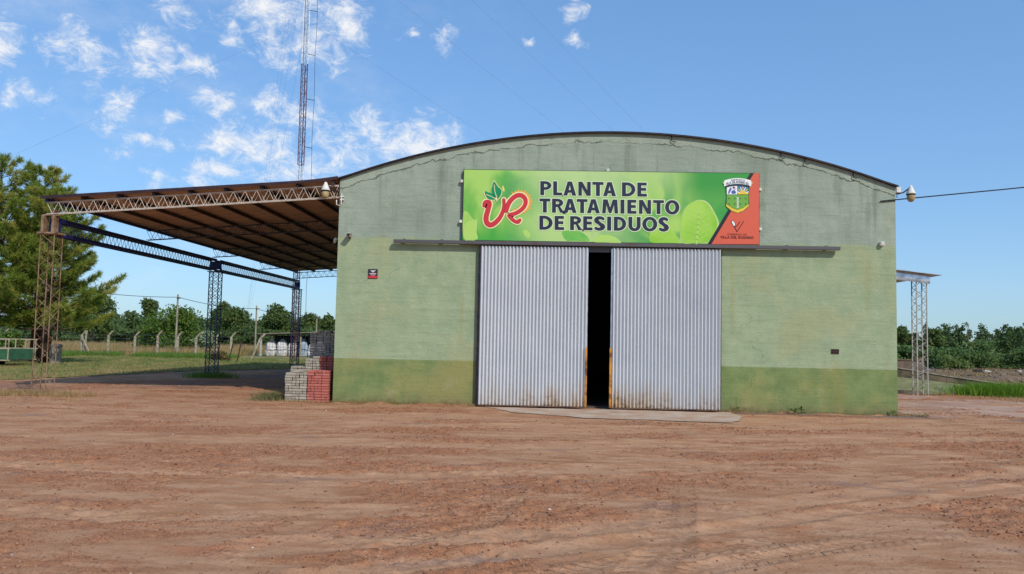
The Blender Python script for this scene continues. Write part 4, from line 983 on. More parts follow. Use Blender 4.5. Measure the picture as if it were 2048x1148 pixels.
# ------------------------------------------------------------------ aerial mast
TX, TY = -11.78, 35.35
tw = thing('radio_mast', 'tall red and white lattice radio mast with guy wires behind the canopy', 'mast', (TX, TY, 0))
tri = [(.24*math.cos(R(a)), .24*math.sin(R(a))) for a in (100, 220, 340)]
edges = [-.1, 6.5, 13.7, 21.0, 28.2, 35.4, 42.6]
for k, (za, zb) in enumerate(zip(edges[:-1], edges[1:])):
    mt = M_TOWRED if k % 2 == 0 else M_TOWWHITE
    sct = thing('mast_section', None, None); sct.parent = tw; sct.location = (0, 0, za)
    for (a, b) in tri: MB().tube([(TX+a, TY+b, za), (TX+a, TY+b, zb)], .033, 6).build('leg', mt, sct)
    m = MB(); n = int((zb-za)/.42)
    for (a, b), (c_, d) in zip(tri, tri[1:]+tri[:1]):
        zig(m, [((TX+a, TY+b) if i % 2 else (TX+c_, TY+d))+(za+(zb-za)*i/n,) for i in range(n+1)], .013)
        for i in range(0, n+1, 2): m.tube([(TX+a, TY+b, za+(zb-za)*i/n), (TX+c_, TY+d, za+(zb-za)*i/n)], .011, 4, False)
    m.build('lacing', mt, sct)
arms = (3.0, 7.9, 11.2, 14.9, 18.35, 21.6, 24.8)
for z in arms: MB().tube([(TX+.2, TY-.1, z+.12), (TX+.78, TY-.15, z)], .022, 5).build('outrigger', M_CABLE, tw)
MB().tube([(TX+.78+.03*math.sin(i*1.7), TY-.15, .5+i*1.5) for i in range(24)], .014, 5).build('aerial_wire', M_CABLE, tw)
MB().tube([(TX-.05, TY-.26, i*2.0) for i in range(21)], .016, 5).build('feeder_cable', M_CABLE, tw)
def sagline(a, b, sag, n=16):
    a, b = Vector(a), Vector(b); return [a.lerp(b, i/n)-Vector((0, 0, sag*4*(i/n)*(1-i/n))) for i in range(n+1)]
for ax, ay, zs in ((31, 42, (24.2, 31, 37, 42)), (-52, 25, (24.2,)), (-25.3, 62, (24.2, 31, 37, 42))):
    for z in zs: MB().tube(sagline((TX, TY, z), (ax, ay, .2), .5), .0038, 4).build('guy_wire', M_WIRE, tw)

# ------------------------------------------------------------------ cables and poles
MB_ = MB().tube(sagline((13.62, -.03, 5.30), (60, -.4, 11.8), .35), .016, 5); o = MB_.build('power_cable', M_CABLE); tag(o, 'dark power cable running from the right roof corner off to the right', 'cable')
M_POLE = simple('grey_wood_pole', lin(168, 158, 138), lin(124, 114, 98), 4, .9, stretch=(6, 6, .4), bump=.3)
def pole(label, x, y, h, r=.075):
    p_ = thing('utility_pole', label, 'pole', (x, y, 0), group='utility poles')
    MB().tube([(x, y, -.1), (x, y, h*.5), (x, y, h)], [r, r*.9, r*.8], 10).build('shaft', M_POLE, p_)
    MB().box2((x-.04, y-.12, h-.30), (x+.26, y-.09, h-.24)).build('cross_arm', M_DARKMETAL, p_)
    MB().lathe([(.001, .06), (.03, .05), (.035, .0), (.02, -.02)], (x+.20, y-.105, h-.22), 10).build('insulator', M_WHITE, p_, True)
pole('utility pole standing in front of the round bush', -21.03, 37.3, 4.5)
pole('utility pole between the fence posts and the bag shelter', -18.54, 46.7, 4.15)
pole('farthest utility pole seen through the mast behind the bag shelter', -17.9, 63, 3.9)
def cable(a, b, sag, label, r=.02): tag(MB().tube(sagline(a, b, sag), r, 5).build('overhead_cable', M_CABLE), label, 'cable', 'overhead cables')
cable((-21.0, 37.3, 4.30), (-34, 33.5, 6.0), .55, 'overhead cable sagging from the pine tree to the pole by the bush')
cable((-21.0, 37.3, 4.30), (-18.54, 46.7, 3.9), .22, 'overhead cable between the two nearer utility poles')
cable((-18.54, 46.7, 3.9), (-17.9, 63, 3.65), .3, 'overhead cable from the second pole to the farthest pole')

# ------------------------------------------------------------------ fence
fc = thing('fence', 'wire fence on pale concrete posts with bent tops along the grass', 'fence', (-21, 35, 0))
M_POST = simple('fence_post_concrete', lin(178, 166, 142), lin(140, 128, 106), 6, .95, bump=.4)
posts = [(-38.0, 35.6), (-35.2, 35.5), (-32.4, 35.4), (-29.6, 35.2), (-26.7, 35.1), (-24.75, 35.0), (-22.85, 35.0), (-21.25, 35.0), (-19.85, 35.0), (-18.6, 35.1), (-17.25, 35.3), (-16.4, 35.8)]
rgp = random.Random(4); tops = []
for i, (x, y) in enumerate(posts):
    t_ = rgp.uniform(-.05, .05); hh = 1.42+rgp.uniform(-.05, .06); m = MB(); w = .065
    V = []
    for (cx, cz) in ((x, -.1), (x+t_*.5, hh), (x+t_*.5+.30, hh+.36)):
        V += [(cx-w, y-w, cz), (cx+w, y-w, cz), (cx+w, y+w, cz), (cx-w, y+w, cz)]
    m.add(V, [(0, 3, 2, 1), (8, 9, 10, 11)]+[(a+k, a+(k+1) % 4, a+4+(k+1) % 4, a+4+k) for a in (0, 4) for k in range(4)]); m.build('post', M_POST, fc, bevel=.012); tops.append((x+t_*.4, y))
MB().bar((-26.6, 34.95, 1.25), (-25.75, 34.7, -.05), .09).build('brace', M_POST, fc)
MB().bar((-26.45, 35.05, -.05), (-26.35, 35.05, 1.75), .10).build('post', M_POST, fc, bevel=.01)
for z in (.35, .65, .95, 1.25, 1.5):
    m = MB()
    for (xa, ya), (xb, yb) in zip(tops[:-1], tops[1:]): m.tube([(xa, ya-.08, z), ((xa+xb)/2, (ya+yb)/2-.08, z-.015), (xb, yb-.08, z)], .006, 4, False)
    m.build('wire', M_WIRE, fc)
for lab, pts in (('dark crooked stake leaning left in the grass by the fence', ((-13.35, 27.4, 0), (-13.1, 27.5, 1.15))), ('dark crooked stake leaning right in the grass by the fence', ((-12.85, 27.5, 0), (-12.62, 27.5, 1.25)))):
    a, b = Vector(pts[0]), Vector(pts[1]); s_ = thing('wooden_stake', lab, 'stake', a, group='stakes in the grass')
    MB().tube([a-Vector((0, 0, .1)), a.lerp(b, .5)+Vector((.05, 0, 0)), b], [.04, .035, .03], 6).build('shaft', simple('dark_stick', lin(74, 62, 48), lin(56, 46, 38), 6, .9) if 'dark_stick' not in MATS else MATS['dark_stick'], s_)
    MB().tube([a.lerp(b, .6), a.lerp(b, .85)+Vector((.14, .02, .05))], .018, 5).build('twig', MATS['dark_stick'], s_)
sp = thing('leaning_post', 'pale concrete post leaning right near the bag shelter', 'post', (-13.9, 33, 0))
MB().bar((-13.95, 33, -.1), (-13.35, 33, 1.45), .12).build('shaft', M_POST, sp, bevel=.01); MB().bar((-13.34, 33, 1.44), (-13.05, 33, 1.75), .11).build('bent_top', M_POST, sp)

# ------------------------------------------------------------------ bag shelter and bags
sh = thing('bag_shelter', 'low open shelter with wire mesh front and thin flat roof', 'shelter', (-14, 43, 0))
for x in (-16.75, -13.6, -10.2):
    MB().box2((x-.06, 42.9, -.1), (x+.06, 43.02, 1.75+(x+16.75)*.05)).build('post', M_WHITE if x < -16 else M_POST, sh)
for x in (-16.75, -10.2): MB().box2((x-.06, 46.0, -.1), (x+.06, 46.12, 1.85)).build('post', M_POST, sh)
MB().add([(-16.9, 42.6, 1.80), (-10, 42.6, 2.14), (-10, 46.4, 2.10), (-16.9, 46.4, 1.76), (-16.9, 42.6, 1.74), (-10, 42.6, 2.06), (-10, 46.4, 2.02), (-16.9, 46.4, 1.70)], [(0, 1, 2, 3), (7, 6, 5, 4), (0, 4, 5, 1), (1, 5, 6, 2), (2, 6, 7, 3), (3, 7, 4, 0)]).build('roof', M_CONC, sh)
MB().box2((-16.7, 46.14, 0), (-10.2, 46.2, 1.69)).build('back_screen', simple('dark_shelter_back', lin(52, 56, 48), lin(40, 42, 38), 4, .95), sh)  # back panel, the shelter's dark interior put into its colour
m = MB()
for i in range(30): x = -16.7+i*.22; m.tube([(x, 42.86, 0), (x, 42.86, 1.72)], .007, 4, False)
for i in range(8): m.tube([(-16.7, 42.85, .05+i*.23), (-10.2, 42.85, .05+i*.23)], .007, 4, False)
m.build('wire_mesh', M_CABLE, sh)
M_BAG = simple('white_woven_sack', lin(240, 236, 232), lin(206, 200, 196), 3, .8, bump=.7, bscale=7, bdist=.05)
M_BAGBLUE = simple('pale_blue_sack', lin(150, 178, 204), lin(186, 196, 206), 3, .8, bump=.7, bscale=7, bdist=.05)
M_STRAP = simple('dark_bag_strap', lin(90, 86, 88), None, rough=.8)
def bulk_bag(label, x, y, z, w, h, seed, mat=None):
    rg = np.random.default_rng(seed); b = thing('bulk_bag', label, 'bag', (x, y, z), group='bulk bags under the shelter')
    nu, nv = 28, 16; V = []
    for jn in range(nv+1):
        t = jn/nv; zz = h*t
        prof = (.80+.16*math.sin(math.pi*t/.62)) if t < .62 else .80*math.sqrt(max(0, 1-((t-.62)/.38)**2))+.06
        for i in range(nu):
            a = 2*math.pi*i/nu; ca, sa = math.cos(a), math.sin(a); q_ = (abs(ca)**4+abs(sa)**4)**-.25
            wr = 1+.05*math.sin(a*5+seed+t*6)+.04*math.sin(a*9+t*11+seed*2)
            V.append((w/2*q_*ca*prof*wr, w/2*q_*sa*prof*wr, zz+.03*math.sin(a*3+seed)*t))
    F = [(jn*nu+i, jn*nu+(i+1) % nu, (jn+1)*nu+(i+1) % nu, (jn+1)*nu+i) for jn in range(nv) for i in range(nu)]+[tuple(range(nu-1, -1, -1)), tuple(range(nv*nu, nv*nu+nu))]
    MB().add(V, F).build('sack', mat or M_BAG, b, True, local=True)
    ring = [(w/2*1.07*(abs(math.cos(a))**4+abs(math.sin(a))**4)**-.25*math.cos(a), w/2*1.07*(abs(math.cos(a))**4+abs(math.sin(a))**4)**-.25*math.sin(a), h*.45+.05*math.sin(a*2+seed)) for a in [2*math.pi*i/24 for i in range(25)]]
    MB().tube(ring, .018, 5).build('strap', M_STRAP, b, local=True)
    MB().tube([(-.12, 0, h*.96), (-.07, 0, h+.09), (.07, 0, h+.09), (.12, 0, h*.96)], .035, 6).build('tied_neck', mat or M_BAG, b, True, local=True)
bulk_bag('white bulk bag at the left post of the shelter', -16.1, 43.6, .03, 0.9, 1.2, 1)
bulk_bag('white bulk bag second from the left post of the shelter', -15.22, 43.6, .03, 0.92, 1.25, 2)
bulk_bag('white bulk bag below the small topmost bag', -14.35, 43.7, .03, 0.9, 1.16, 3)
bulk_bag('small white bulk bag lying on top of the row', -14.0, 43.75, 1.2, .7, .45, 4)
bulk_bag('pale blue bag in the middle of the row', -13.5, 43.5, .03, .74, 1.28, 5, M_BAGBLUE)
bulk_bag('white bulk bag behind the mast legs', -12.85, 43.7, .03, .66, 1.1, 6)
bulk_bag('white bulk bag nearest the paver stacks', -12.2, 43.6, .03, .85, 1.24, 7)

# ------------------------------------------------------------------ trailer and concrete ring by the pines
tl = thing('farm_trailer', 'green farm trailer with pale rails parked under the pines', 'trailer', (-20, 15.2, 0))
M_TGREEN = simple('trailer_green', lin(44, 88, 58), lin(58, 98, 70), 3, .6); M_RAILP = rusty('pale_rail_steel', lin(178, 164, 138), lin(140, 110, 84))
tx0, tx1, ty0, ty1 = -22.6, -18.35, 14.9, 16.8
MB().box2((tx0, ty0, .34), (tx1, ty0+.05, .80)).build('side_panel', M_TGREEN, tl); MB().box2((tx0, ty1-.05, .34), (tx1, ty1, .80)).build('side_panel', M_TGREEN, tl)
MB().box2((tx1-.05, ty0+.052, .34), (tx1-.002, ty1-.052, .80)).build('tail_panel', M_TGREEN, tl); MB().box2((tx0, ty0+.052, .28), (tx1-.06, ty1-.052, .335)).build('bed', M_RAILP, tl)
for yy in (ty0-.012, ty1+.012):
    for z, r_ in ((.82, .022), (1.24, .024), (.31, .03)): MB().bar((tx0, yy, z), (tx1+.06, yy, z), r_*1.8).build('rail', M_RAILP, tl)
    x = tx1
    while x > tx0: MB().bar((x, yy-.025, .30), (x+.02, yy-.025, 1.24), .035).build('stake_bar', M_RAILP, tl); x -= .48
for x in (-21.6, -19.9):
    for yy in (15.05, 16.6):
        w_ = thing('wheel', None, None); w_.parent = tl; w_.location = Vector((x, yy, .28))-tl.location
        ax_ = Matrix.Rotation(R(90), 3, 'X')
        MB().lathe([(.15, -.08), (.26, -.09), (.28, -.05), (.28, .05), (.26, .09), (.15, .08)], (x, yy, .27), 20, ax_).build('tyre', M_BLACK, w_, True)
        MB().lathe([(.001, -.05), (.06, -.06), (.15, -.04), (.15, .04), (.06, .06), (.001, .05)], (x, yy, .27), 16, ax_).build('rim', simple('red_rim', lin(130, 60, 50), None), w_, True)
cr = thing('concrete_pipe', 'upright grey concrete pipe section beside the pine trunk', 'pipe', (-18.9, 19.3, 0))
MB().lathe([(.27, -.1), (.27, .98), (.25, 1.0), (.20, 1.0), (.20, .2)], (-18.9, 19.3, 0), 20).build('ring', M_CONC, cr, True)
MB().lathe([(.29, .86), (.30, .88), (.30, .96), (.275, .98)], (-18.9, 19.3, 0), 20).build('collar', M_CONC, cr, True)

# ------------------------------------------------------------------ ramp on the right
rp = thing('ramp_wall', 'low mossy concrete retaining wall sloping down to the right', 'wall', (21, 12, 0))
M_MOSS = simple('mossy_concrete', lin(112, 98, 80), lin(62, 58, 46), 2.2, .95, bump=.5, bscale=14)
tp = [(17.5, 1.10), (19.3, .86), (21.2, .58), (23.0, .36), (24.0, .20), (24.4, .02)]
for (xa, za), (xb, zb) in zip(tp[:-1], tp[1:]):
    m = MB(); V = [(x, y, z) for y in (12.0, 12.22) for x, z in ((xa+.006, -.1), (xb-.006, -.1), (xb-.006, zb), (xa+.006, za))]
    m.add(V, [(0, 1, 2, 3), (5, 4, 7, 6), (3, 2, 6, 7), (0, 4, 5, 1), (0, 3, 7, 4), (1, 5, 6, 2)]); m.build('wall_panel', M_MOSS, rp)
    m = MB(); V = [(x, y, z) for y in (11.96, 12.26) for x, z in ((xa, za+.003), (xb, zb+.003), (xb, zb+.05), (xa, za+.05))]
    m.add(V, [(0, 1, 2, 3), (5, 4, 7, 6), (3, 2, 6, 7), (0, 4, 5, 1), (0, 3, 7, 4), (1, 5, 6, 2)]); m.build('coping', M_CONC, rp)
sheet('grass_bank', [(15, 10.3), (18.45, 10.2), (19.2, 9.3), (21.8, 10.4), (24.0, 12.0), (15, 12.0)], .03, simple('thin_grass_bank', lin(132, 134, 94), lin(110, 112, 76), 2.5, .95, bump=.4, bscale=18), 'sloping pale grass bank in front of the ramp wall', 'grass', .12, .03, 21,
      zfun=lambda X, Y: .02+np.clip(.60-.105*(X-18.7), 0.0, .8)*np.clip((Y-9.9)/2.1, 0, 1))
kb = MB()
tag(MB().add([(x, y+dy, z) for x, y in ((15.0, 10.35), (18.3, 10.05), (19.1, 9.35)) for dy, z in ((0, -.05), (0, .13), (.12, .13), (.12, -.05))], [(4*s+a, 4*s+(a+1) % 4, 4*s+4+(a+1) % 4, 4*s+4+a) for s in (0, 1) for a in range(4)]+[(8, 9, 10, 11), (3, 2, 1, 0)]).build('kerb', M_PALECONC), 'pale concrete kerb at the foot of the grass bank', 'kerb', kind='structure')
bw = thing('block_wall', 'grey block wall end behind the ramp wall', 'wall', (20, 16, 0))
MB().box2((15.5, 16, -.1), (22.25, 16.2, 1.12)).build('wall', simple('grey_block', lin(120, 106, 92), lin(98, 86, 76), 3, .95, bump=.5), bw); MB().box2((15.45, 15.96, 1.123), (22.3, 16.24, 1.17)).build('coping', M_MOSS, bw)
# junk on the waste ground
rgj = random.Random(9)
def junk(label, cat, x, y, r, mat, seed, flatness=.5):
    rg = random.Random(seed); bm = bmesh.new(); bmesh.ops.create_icosphere(bm, subdivisions=2, radius=r)
    for v in bm.verts: v.co *= rg.uniform(.75, 1.25); v.co.z = max(v.co.z*flatness, -r*.25)
    me = bpy.data.meshes.new('junk'); bm.to_mesh(me); bm.free(); o = link('refuse_bag' if cat == 'bag' else 'rubble_lump', me, mat); o.location = (x, y, .12+r*flatness*.4); tag(o, label, cat)
junk('white plastic refuse bag lying on the waste ground behind the ramp wall', 'bag', 28.2, 29, .2, M_BAG, 1)
junk('white refuse bag at the far right edge of the waste ground', 'bag', 39.6, 38.5, .2, M_BAG, 2)
junk('pale grey refuse bag in the waste ground near the right edge', 'bag', 36.0, 36, .22, M_BAG, 3)
junk('black refuse bag on the waste ground near the right edge', 'bag', 35.4, 36.2, .3, M_BLACK, 4)
junk('long dark heap of refuse in the middle of the waste ground', 'rubble', 31.2, 35, .6, simple('dark_refuse', lin(70, 66, 72), lin(96, 88, 88), 3, .8), 5, .3)
rngr = np.random.default_rng(3); n = 1500; px = rngr.uniform(22, 62, n); py = rngr.uniform(20, 46, n); r = .04+.15*rngr.random(n)**4
base = np.array([(1, 0, 0), (-1, 0, 0), (0, 1, 0), (0, -1, 0), (0, 0, 1), (0, 0, -1)], float); fcs = np.array([(0, 2, 4), (2, 1, 4), (1, 3, 4), (3, 0, 4), (2, 0, 5), (1, 2, 5), (3, 1, 5), (0, 3, 5)])
V = base[None]*rngr.uniform(.5, 1.4, (n, 6, 1))*r[:, None, None]; V[:, :, 2] *= .6; V = V+np.stack([px, py, .12+.55*np.clip(fbm(px*.35, py*.35, 4, 3)-.42, 0, 1)*sst(py, 18, 26)*sst(py, 50, 44)], -1)[:, None]
m_, t_, p_ = newmat('rubble_bits'); t_.put(p_.inputs['Base Color'], t_.mix(t_.mr(t_.island(), .3, 1), lin(84, 66, 54), lin(138, 116, 98))); p_.inputs['Roughness'].default_value = .95
tag(link('rubble', np_mesh('rubble', V.reshape(-1, 3), (fcs[None]+6*np.arange(n)[:, None, None]).reshape(-1, 3)), m_), 'scattered rubble and rubbish on the waste ground', 'rubble', kind='stuff')

# ------------------------------------------------------------------ vegetation
M_BARK = simple('pine_bark', lin(84, 66, 54), lin(56, 44, 38), 6, .95, bump=.8, bscale=14, stretch=(1, 1, .3), bdist=.03)
M_BARKG = simple('grey_bark', lin(120, 108, 92), lin(84, 74, 62), 5, .95, bump=.5, stretch=(1, 1, .3))
M_NEEDLE = leafmat('pine_needles', lin(104, 130, 50), lin(166, 176, 76), lin(186, 180, 88), .5)
M_EUCA = leafmat('dark_tree_leaves', lin(72, 94, 50), lin(104, 122, 64), lin(110, 124, 66), .35)
M_BUSH = leafmat('bush_leaves', lin(74, 104, 40), lin(110, 132, 58), lin(96, 118, 46), .3)
M_FAR = leafmat('far_wood_leaves', lin(70, 94, 52), lin(100, 120, 68), lin(84, 104, 62), .3)
M_SHRUB = leafmat('right_shrub_leaves', lin(88, 118, 66), lin(122, 146, 86), lin(130, 144, 82), .4)
def cards(C, size, rng, aspect=1.7, up=0.0):
    """one pointed leaf card at every centre"""
    n = len(C); d = rng.normal(size=(n, 3)); d[:, 2] += up; d /= np.linalg.norm(d, axis=1)[:, None]
    e = rng.normal(size=(n, 3)); e -= d*(e*d).sum(1)[:, None]; e /= np.linalg.norm(e, axis=1)[:, None]
    s = (size*rng.uniform(.6, 1.35, n))[:, None] if np.ndim(size) == 0 else (size*rng.uniform(.6, 1.35, n))[:, None]
    a = C-d*s*aspect/2; b = C+e*s/2; c_ = C+d*s*aspect/2; f = C-e*s/2
    V = np.stack([a, b, c_, f], 1).reshape(-1, 3); return V, np.arange(4*n).reshape(-1, 4)
def lobes_points(lobes, n, rng, shell=.55):
    L = np.array(lobes, float); vol = (L[:, 3]*L[:, 4]*L[:, 5])**.75; k = rng.choice(len(L), n, p=vol/vol.sum())
    d = rng.normal(size=(n, 3)); d /= np.linalg.norm(d, axis=1)[:, None]; r = (shell+(1-shell)*rng.random(n))*rng.uniform(.82, 1.12, n)
    return L[k, :3]+d*r[:, None]*L[k, 3:6]
def broad_tree(name, label, cat, x, y, h, w, base, seed, mat, n=2600, size=.2, group=None, nl=11, open_=False, bark=None):
    rng = np.random.default_rng(seed); rp_ = random.Random(seed)
    t = thing(name, label, cat, (x, y, 0), group=group); ch = h-base; lobes = []
    for i in range(nl):
        a = rp_.uniform(0, 6.28); f = rp_.random(); zz = base+ch*(.16+.72*f); rr = w*.5*(1-.55*abs(2*f-.75))*rp_.uniform(.15, .75); s = w*rp_.uniform(.16, .27)*(.75 if open_ else 1)
        lobes.append((rr*math.cos(a), rr*math.sin(a), zz, s*1.15, s*1.15, min(s*.9, ch*.26)))
    lobes.append((0, 0, h-ch*.16, w*.2, w*.2, ch*.16))
    if base < .6: lobes += [(w*.3*math.cos(a), w*.3*math.sin(a), ch*.22, w*.22, w*.22, ch*.22) for a in (0, 1.6, 3.1, 4.7)]
    C = lobes_points(lobes, n, rng, .35)
    V, F = cards(C, size, rng); o = link('crown', np_mesh('crown', V, F), mat, t)
    m = MB(); r0 = max(.04, h*.022)
    if base > .6:
        m.tube([(0, 0, -.1), (.04*h*.2, 0, h*.35), (0, .02*h, h*.62), (.02*h, 0, h*.88)], [r0*1.25, r0, r0*.6, r0*.2], 8)
        tm = m.build('trunk', bark or M_BARKG, t, True, local=True); mm = MB()
        for L in lobes[:-1]: mm.tube([(0, 0, max(base*.8, L[2]-ch*.3)), (L[0]*.5, L[1]*.5, L[2]-ch*.12), L[:3]], [r0*.5, r0*.32, r0*.12], 5)
        mm.build('limbs', bark or M_BARKG, t, True, local=True)
    else:
        for k in range(4):
            a = k*1.57+.4; m.tube([(0, 0, -.05), (w*.12*math.cos(a), w*.12*math.sin(a), h*.35), (w*.24*math.cos(a), w*.24*math.sin(a), h*.75)], [r0, r0*.7, r0*.2], 6)
        m.build('stems', bark or M_BARKG, t, True, local=True)
    return t
def pine(label, x, y, h, w, base, seed, lean=0):
    rng = np.random.default_rng(seed); rp_ = random.Random(seed); t = thing('pine_tree', label, 'tree', (x, y, 0), group='pines at the left')
    r0 = .25
    MB().tube([(0, 0, -.2), (.03, 0, h*.25), (lean*.5, 0, h*.6), (lean, .05, h*.985)], [r0*1.15, r0*.9, r0*.5, .02], 10).build('trunk', M_BARK, t, True, local=True)
    br = MB(); tufts = []; dirs = []
    z = base
    while z < h-.25:
        f = (z-base)/(h-base); rad = w*.5*(1-f)**.62*(.72+.5*rp_.random())+.22
        nb = rp_.choice((4, 4, 5, 5)); a0 = rp_.uniform(0, 6.28)
        for k in range(nb):
            a = a0+2*math.pi*k/nb+rp_.uniform(-.3, .3); L = rad*rp_.uniform(.7, 1.15); tx = lean*max(0, (z/h))
            up = .10+.45*f; ps = []
            for s in (0, .35, .7, 1):
                ps.append(Vector((tx+L*s*math.cos(a), L*s*math.sin(a), z+L*(up*s-.22*s*(1-s)+.16*s*s*s))))
            br.tube(ps, [.05*(1-f)+.016, .035*(1-f)+.012, .02, .008], 5, False)
            # side shoots along the branch
            ns = max(4, int(L*5.0))
            for q_ in range(ns):
                s = .30+.70*(q_+rp_.random())/ns; i = min(2, int(s/.334)); u = (s-i*.334)/.334; p0 = ps[i].lerp(ps[i+1], min(1, u))
                for sd in (-1, 1):
                    a2 = a+sd*rp_.uniform(.5, 1.1); l2 = (.22+.40*L*(1.05-s)*.55)*rp_.uniform(.7, 1.2)
                    e = p0+Vector((l2*math.cos(a2), l2*math.sin(a2), l2*rp_.uniform(.15, .6)))
                    br.tube([p0, e], [.010, .005], 3, False)
                    for g in (.7, 1.0): tufts.append(p0.lerp(e, g)); dirs.append((e-p0).normalized()+Vector((0, 0, .55)))
            tufts.append(ps[-1]); dirs.append(Vector((math.cos(a), math.sin(a), .9)))
        z += rp_.uniform(.40, .58)
    for k in range(5): tufts.append(Vector((lean+rp_.uniform(-.06, .06), rp_.uniform(-.06, .06), h-.1*k))); dirs.append(Vector((0, 0, 1.5)))
    br.build('branches', M_BARK, t, local=True)
    C = np.array(tufts); Dn = np.array(dirs); Dn /= np.linalg.norm(Dn, axis=1)[:, None]; K = 24; n = len(C)
    d = Dn[:, None]*rng.uniform(.3, 1.2, (n, K, 1))+rng.normal(size=(n, K, 3))*.55; d /= np.linalg.norm(d, axis=2)[..., None]
    e = rng.normal(size=(n, K, 3)); e -= d*(e*d).sum(2)[..., None]; e /= np.linalg.norm(e, axis=2)[..., None]
    ln = rng.uniform(.16, .30, (n, K, 1)); wd = .0105
    B = C[:, None]; V = np.stack([B-e*wd, B+e*wd, B+d*ln+e*wd*.5, B+d*ln-e*wd*.5], 2).reshape(-1, 3)
    link('crown', np_mesh('crown', V, np.arange(len(V)).reshape(-1, 4)), M_NEEDLE, t)
pine('tall pine at the left edge of the picture', -21.9, 18.8, 10.3, 6.2, 1.9, 1)
pine('pine behind the first canopy column, its branches reaching over the grass', -19.5, 19.4, 9.0, 5.6, 1.75, 2, .1)
pine('pine standing between the leftmost pine and the canopy column', -20.9, 20.8, 10.0, 5.4, 1.9, 3)

for a in (('dark_tree', 'dark spreading tree just right of the pines', 'tree', -44.5, 68, 6.2, 6.4, 1.2, 21, M_EUCA, 4500, .2),
          ('lone_tree', 'slim tree with a round tuft crown above the wood', 'tree', -48.9, 90, 6.4, 3.2, 3.8, 22, M_EUCA, 1500, .26),
          ('dark_tree', 'tall dark tree behind the second canopy column', 'tree', -38.6, 90, 6.4, 4.2, .9, 23, M_EUCA, 4200, .21),
          ('dark_tree', 'broad dark tree between the second column and the utility pole', 'tree', -35.3, 86, 5.2, 5.4, .7, 24, M_EUCA, 4500, .21),
          ('dark_tree', 'two-topped dark tree behind the bag shelter', 'tree', -30.4, 88, 6.1, 6.0, .7, 25, M_EUCA, 5000, .21),
          ('dark_tree', 'dark tree behind the mast foot', 'tree', -26.3, 90, 5.0, 4.6, .7, 26, M_EUCA, 4200, .21),
          ('dark_tree', 'dark tree closest to the warehouse wall above the pavers', 'tree', -23.9, 90, 4.9, 3.0, .7, 27, M_EUCA, 2000, .28)):
    broad_tree(*a, group='trees of the left wood')
broad_tree('round_bush', 'big olive green bush behind the fence and the nearest pole', 'bush', -24.2, 44.5, 3.75, 5.4, .2, 31, M_BUSH, 7000, .13, nl=16)
broad_tree('round_bush', 'smaller olive bush left of the big one behind the fence', 'bush', -27.0, 46, 3.0, 3.6, .2, 32, M_BUSH, 3500, .13)
broad_tree('low_bush', 'low bush with pale round leaves beside the big olive bush', 'bush', -21.5, 44, 1.9, 2.2, .1, 33, leafmat('pale_round_leaves', lin(120, 140, 96), lin(158, 170, 130), None, .2), 900, .17)
broad_tree('low_bush', 'small brown shrub clump in the grass before the shelter', 'bush', -14.6, 29.5, .62, 1.3, .05, 34, leafmat('brown_shrub', lin(96, 84, 50), lin(120, 108, 62), None, .2), 800, .09)
broad_tree('low_bush', 'pale green shrub in the shade under the pines', 'bush', -31, 34, 1.5, 2.6, .1, 35, M_BUSH, 1500, .13)
# far wood on the left, one mass
def far_wood(name, label, items, seed, mat, size, per):
    rng = np.random.default_rng(seed); Vs = []; Fs = []; o = 0
    for (x, y, h, w, kind) in items:
        if kind == 'c':
            k = 9; lob = [(x+rng.normal()*.12*w, y+rng.normal()*.12*w, h*(.12+.86*i/k), w*.5*(1-.62*i/k)*rng.uniform(.8, 1.1), w*.5*(1-.62*i/k), h*.085) for i in range(k)]
        else: lob = [(x+rng.normal()*w*.24, y+rng.normal()*w*.24, h*rng.uniform(.18, .84), w*.3, w*.3, h*.17) for i in range(9)]
        C = lobes_points(lob, per, rng, .3); V, F = cards(C, size, rng); Vs.append(V); Fs.append(F+o); o += len(V)
    return tag(link(name, np_mesh(name, np.concatenate(Vs), np.concatenate(Fs)), mat), label, 'wood', kind='stuff')
rgw = random.Random(8); it = []
for i in range(64): it.append((-72+i*.86+rgw.uniform(-.5, .5), rgw.uniform(94, 108), rgw.uniform(3.6, 4.9)*(1.08 if i < 24 else 1), rgw.uniform(3.2, 5), 'b'))
for i in range(40): it.append((-70+i*1.4+rgw.uniform(-.5, .5), rgw.uniform(80, 90), rgw.uniform(2.0, 3.2), rgw.uniform(3, 4.5), 'b'))
for i in range(9): it.append((-66+i*4.6+rgw.uniform(-1, 1), rgw.uniform(92, 104), rgw.uniform(5.0, 5.8), rgw.uniform(1.6, 2.4), 'c'))
far_wood('left_wood', 'dark green wood closing the field on the left', it, 5, M_FAR, .22, 1100)
it = []
for i in range(70): it.append((84+rgw.uniform(-8, 34), rgw.uniform(120, 150), rgw.uniform(5.2, 7.0), rgw.uniform(2.0, 3.6), 'c'))
for i in range(50): it.append((58+i*.62+rgw.uniform(-.4, .4), rgw.uniform(122, 140), rgw.uniform(3.5, 4.2), rgw.uniform(2.2, 3.2), 'c'))
far_wood('right_plantation', 'dark plantation of slim trees behind the shrubs on the right', it, 6, M_FAR, .24, 760)
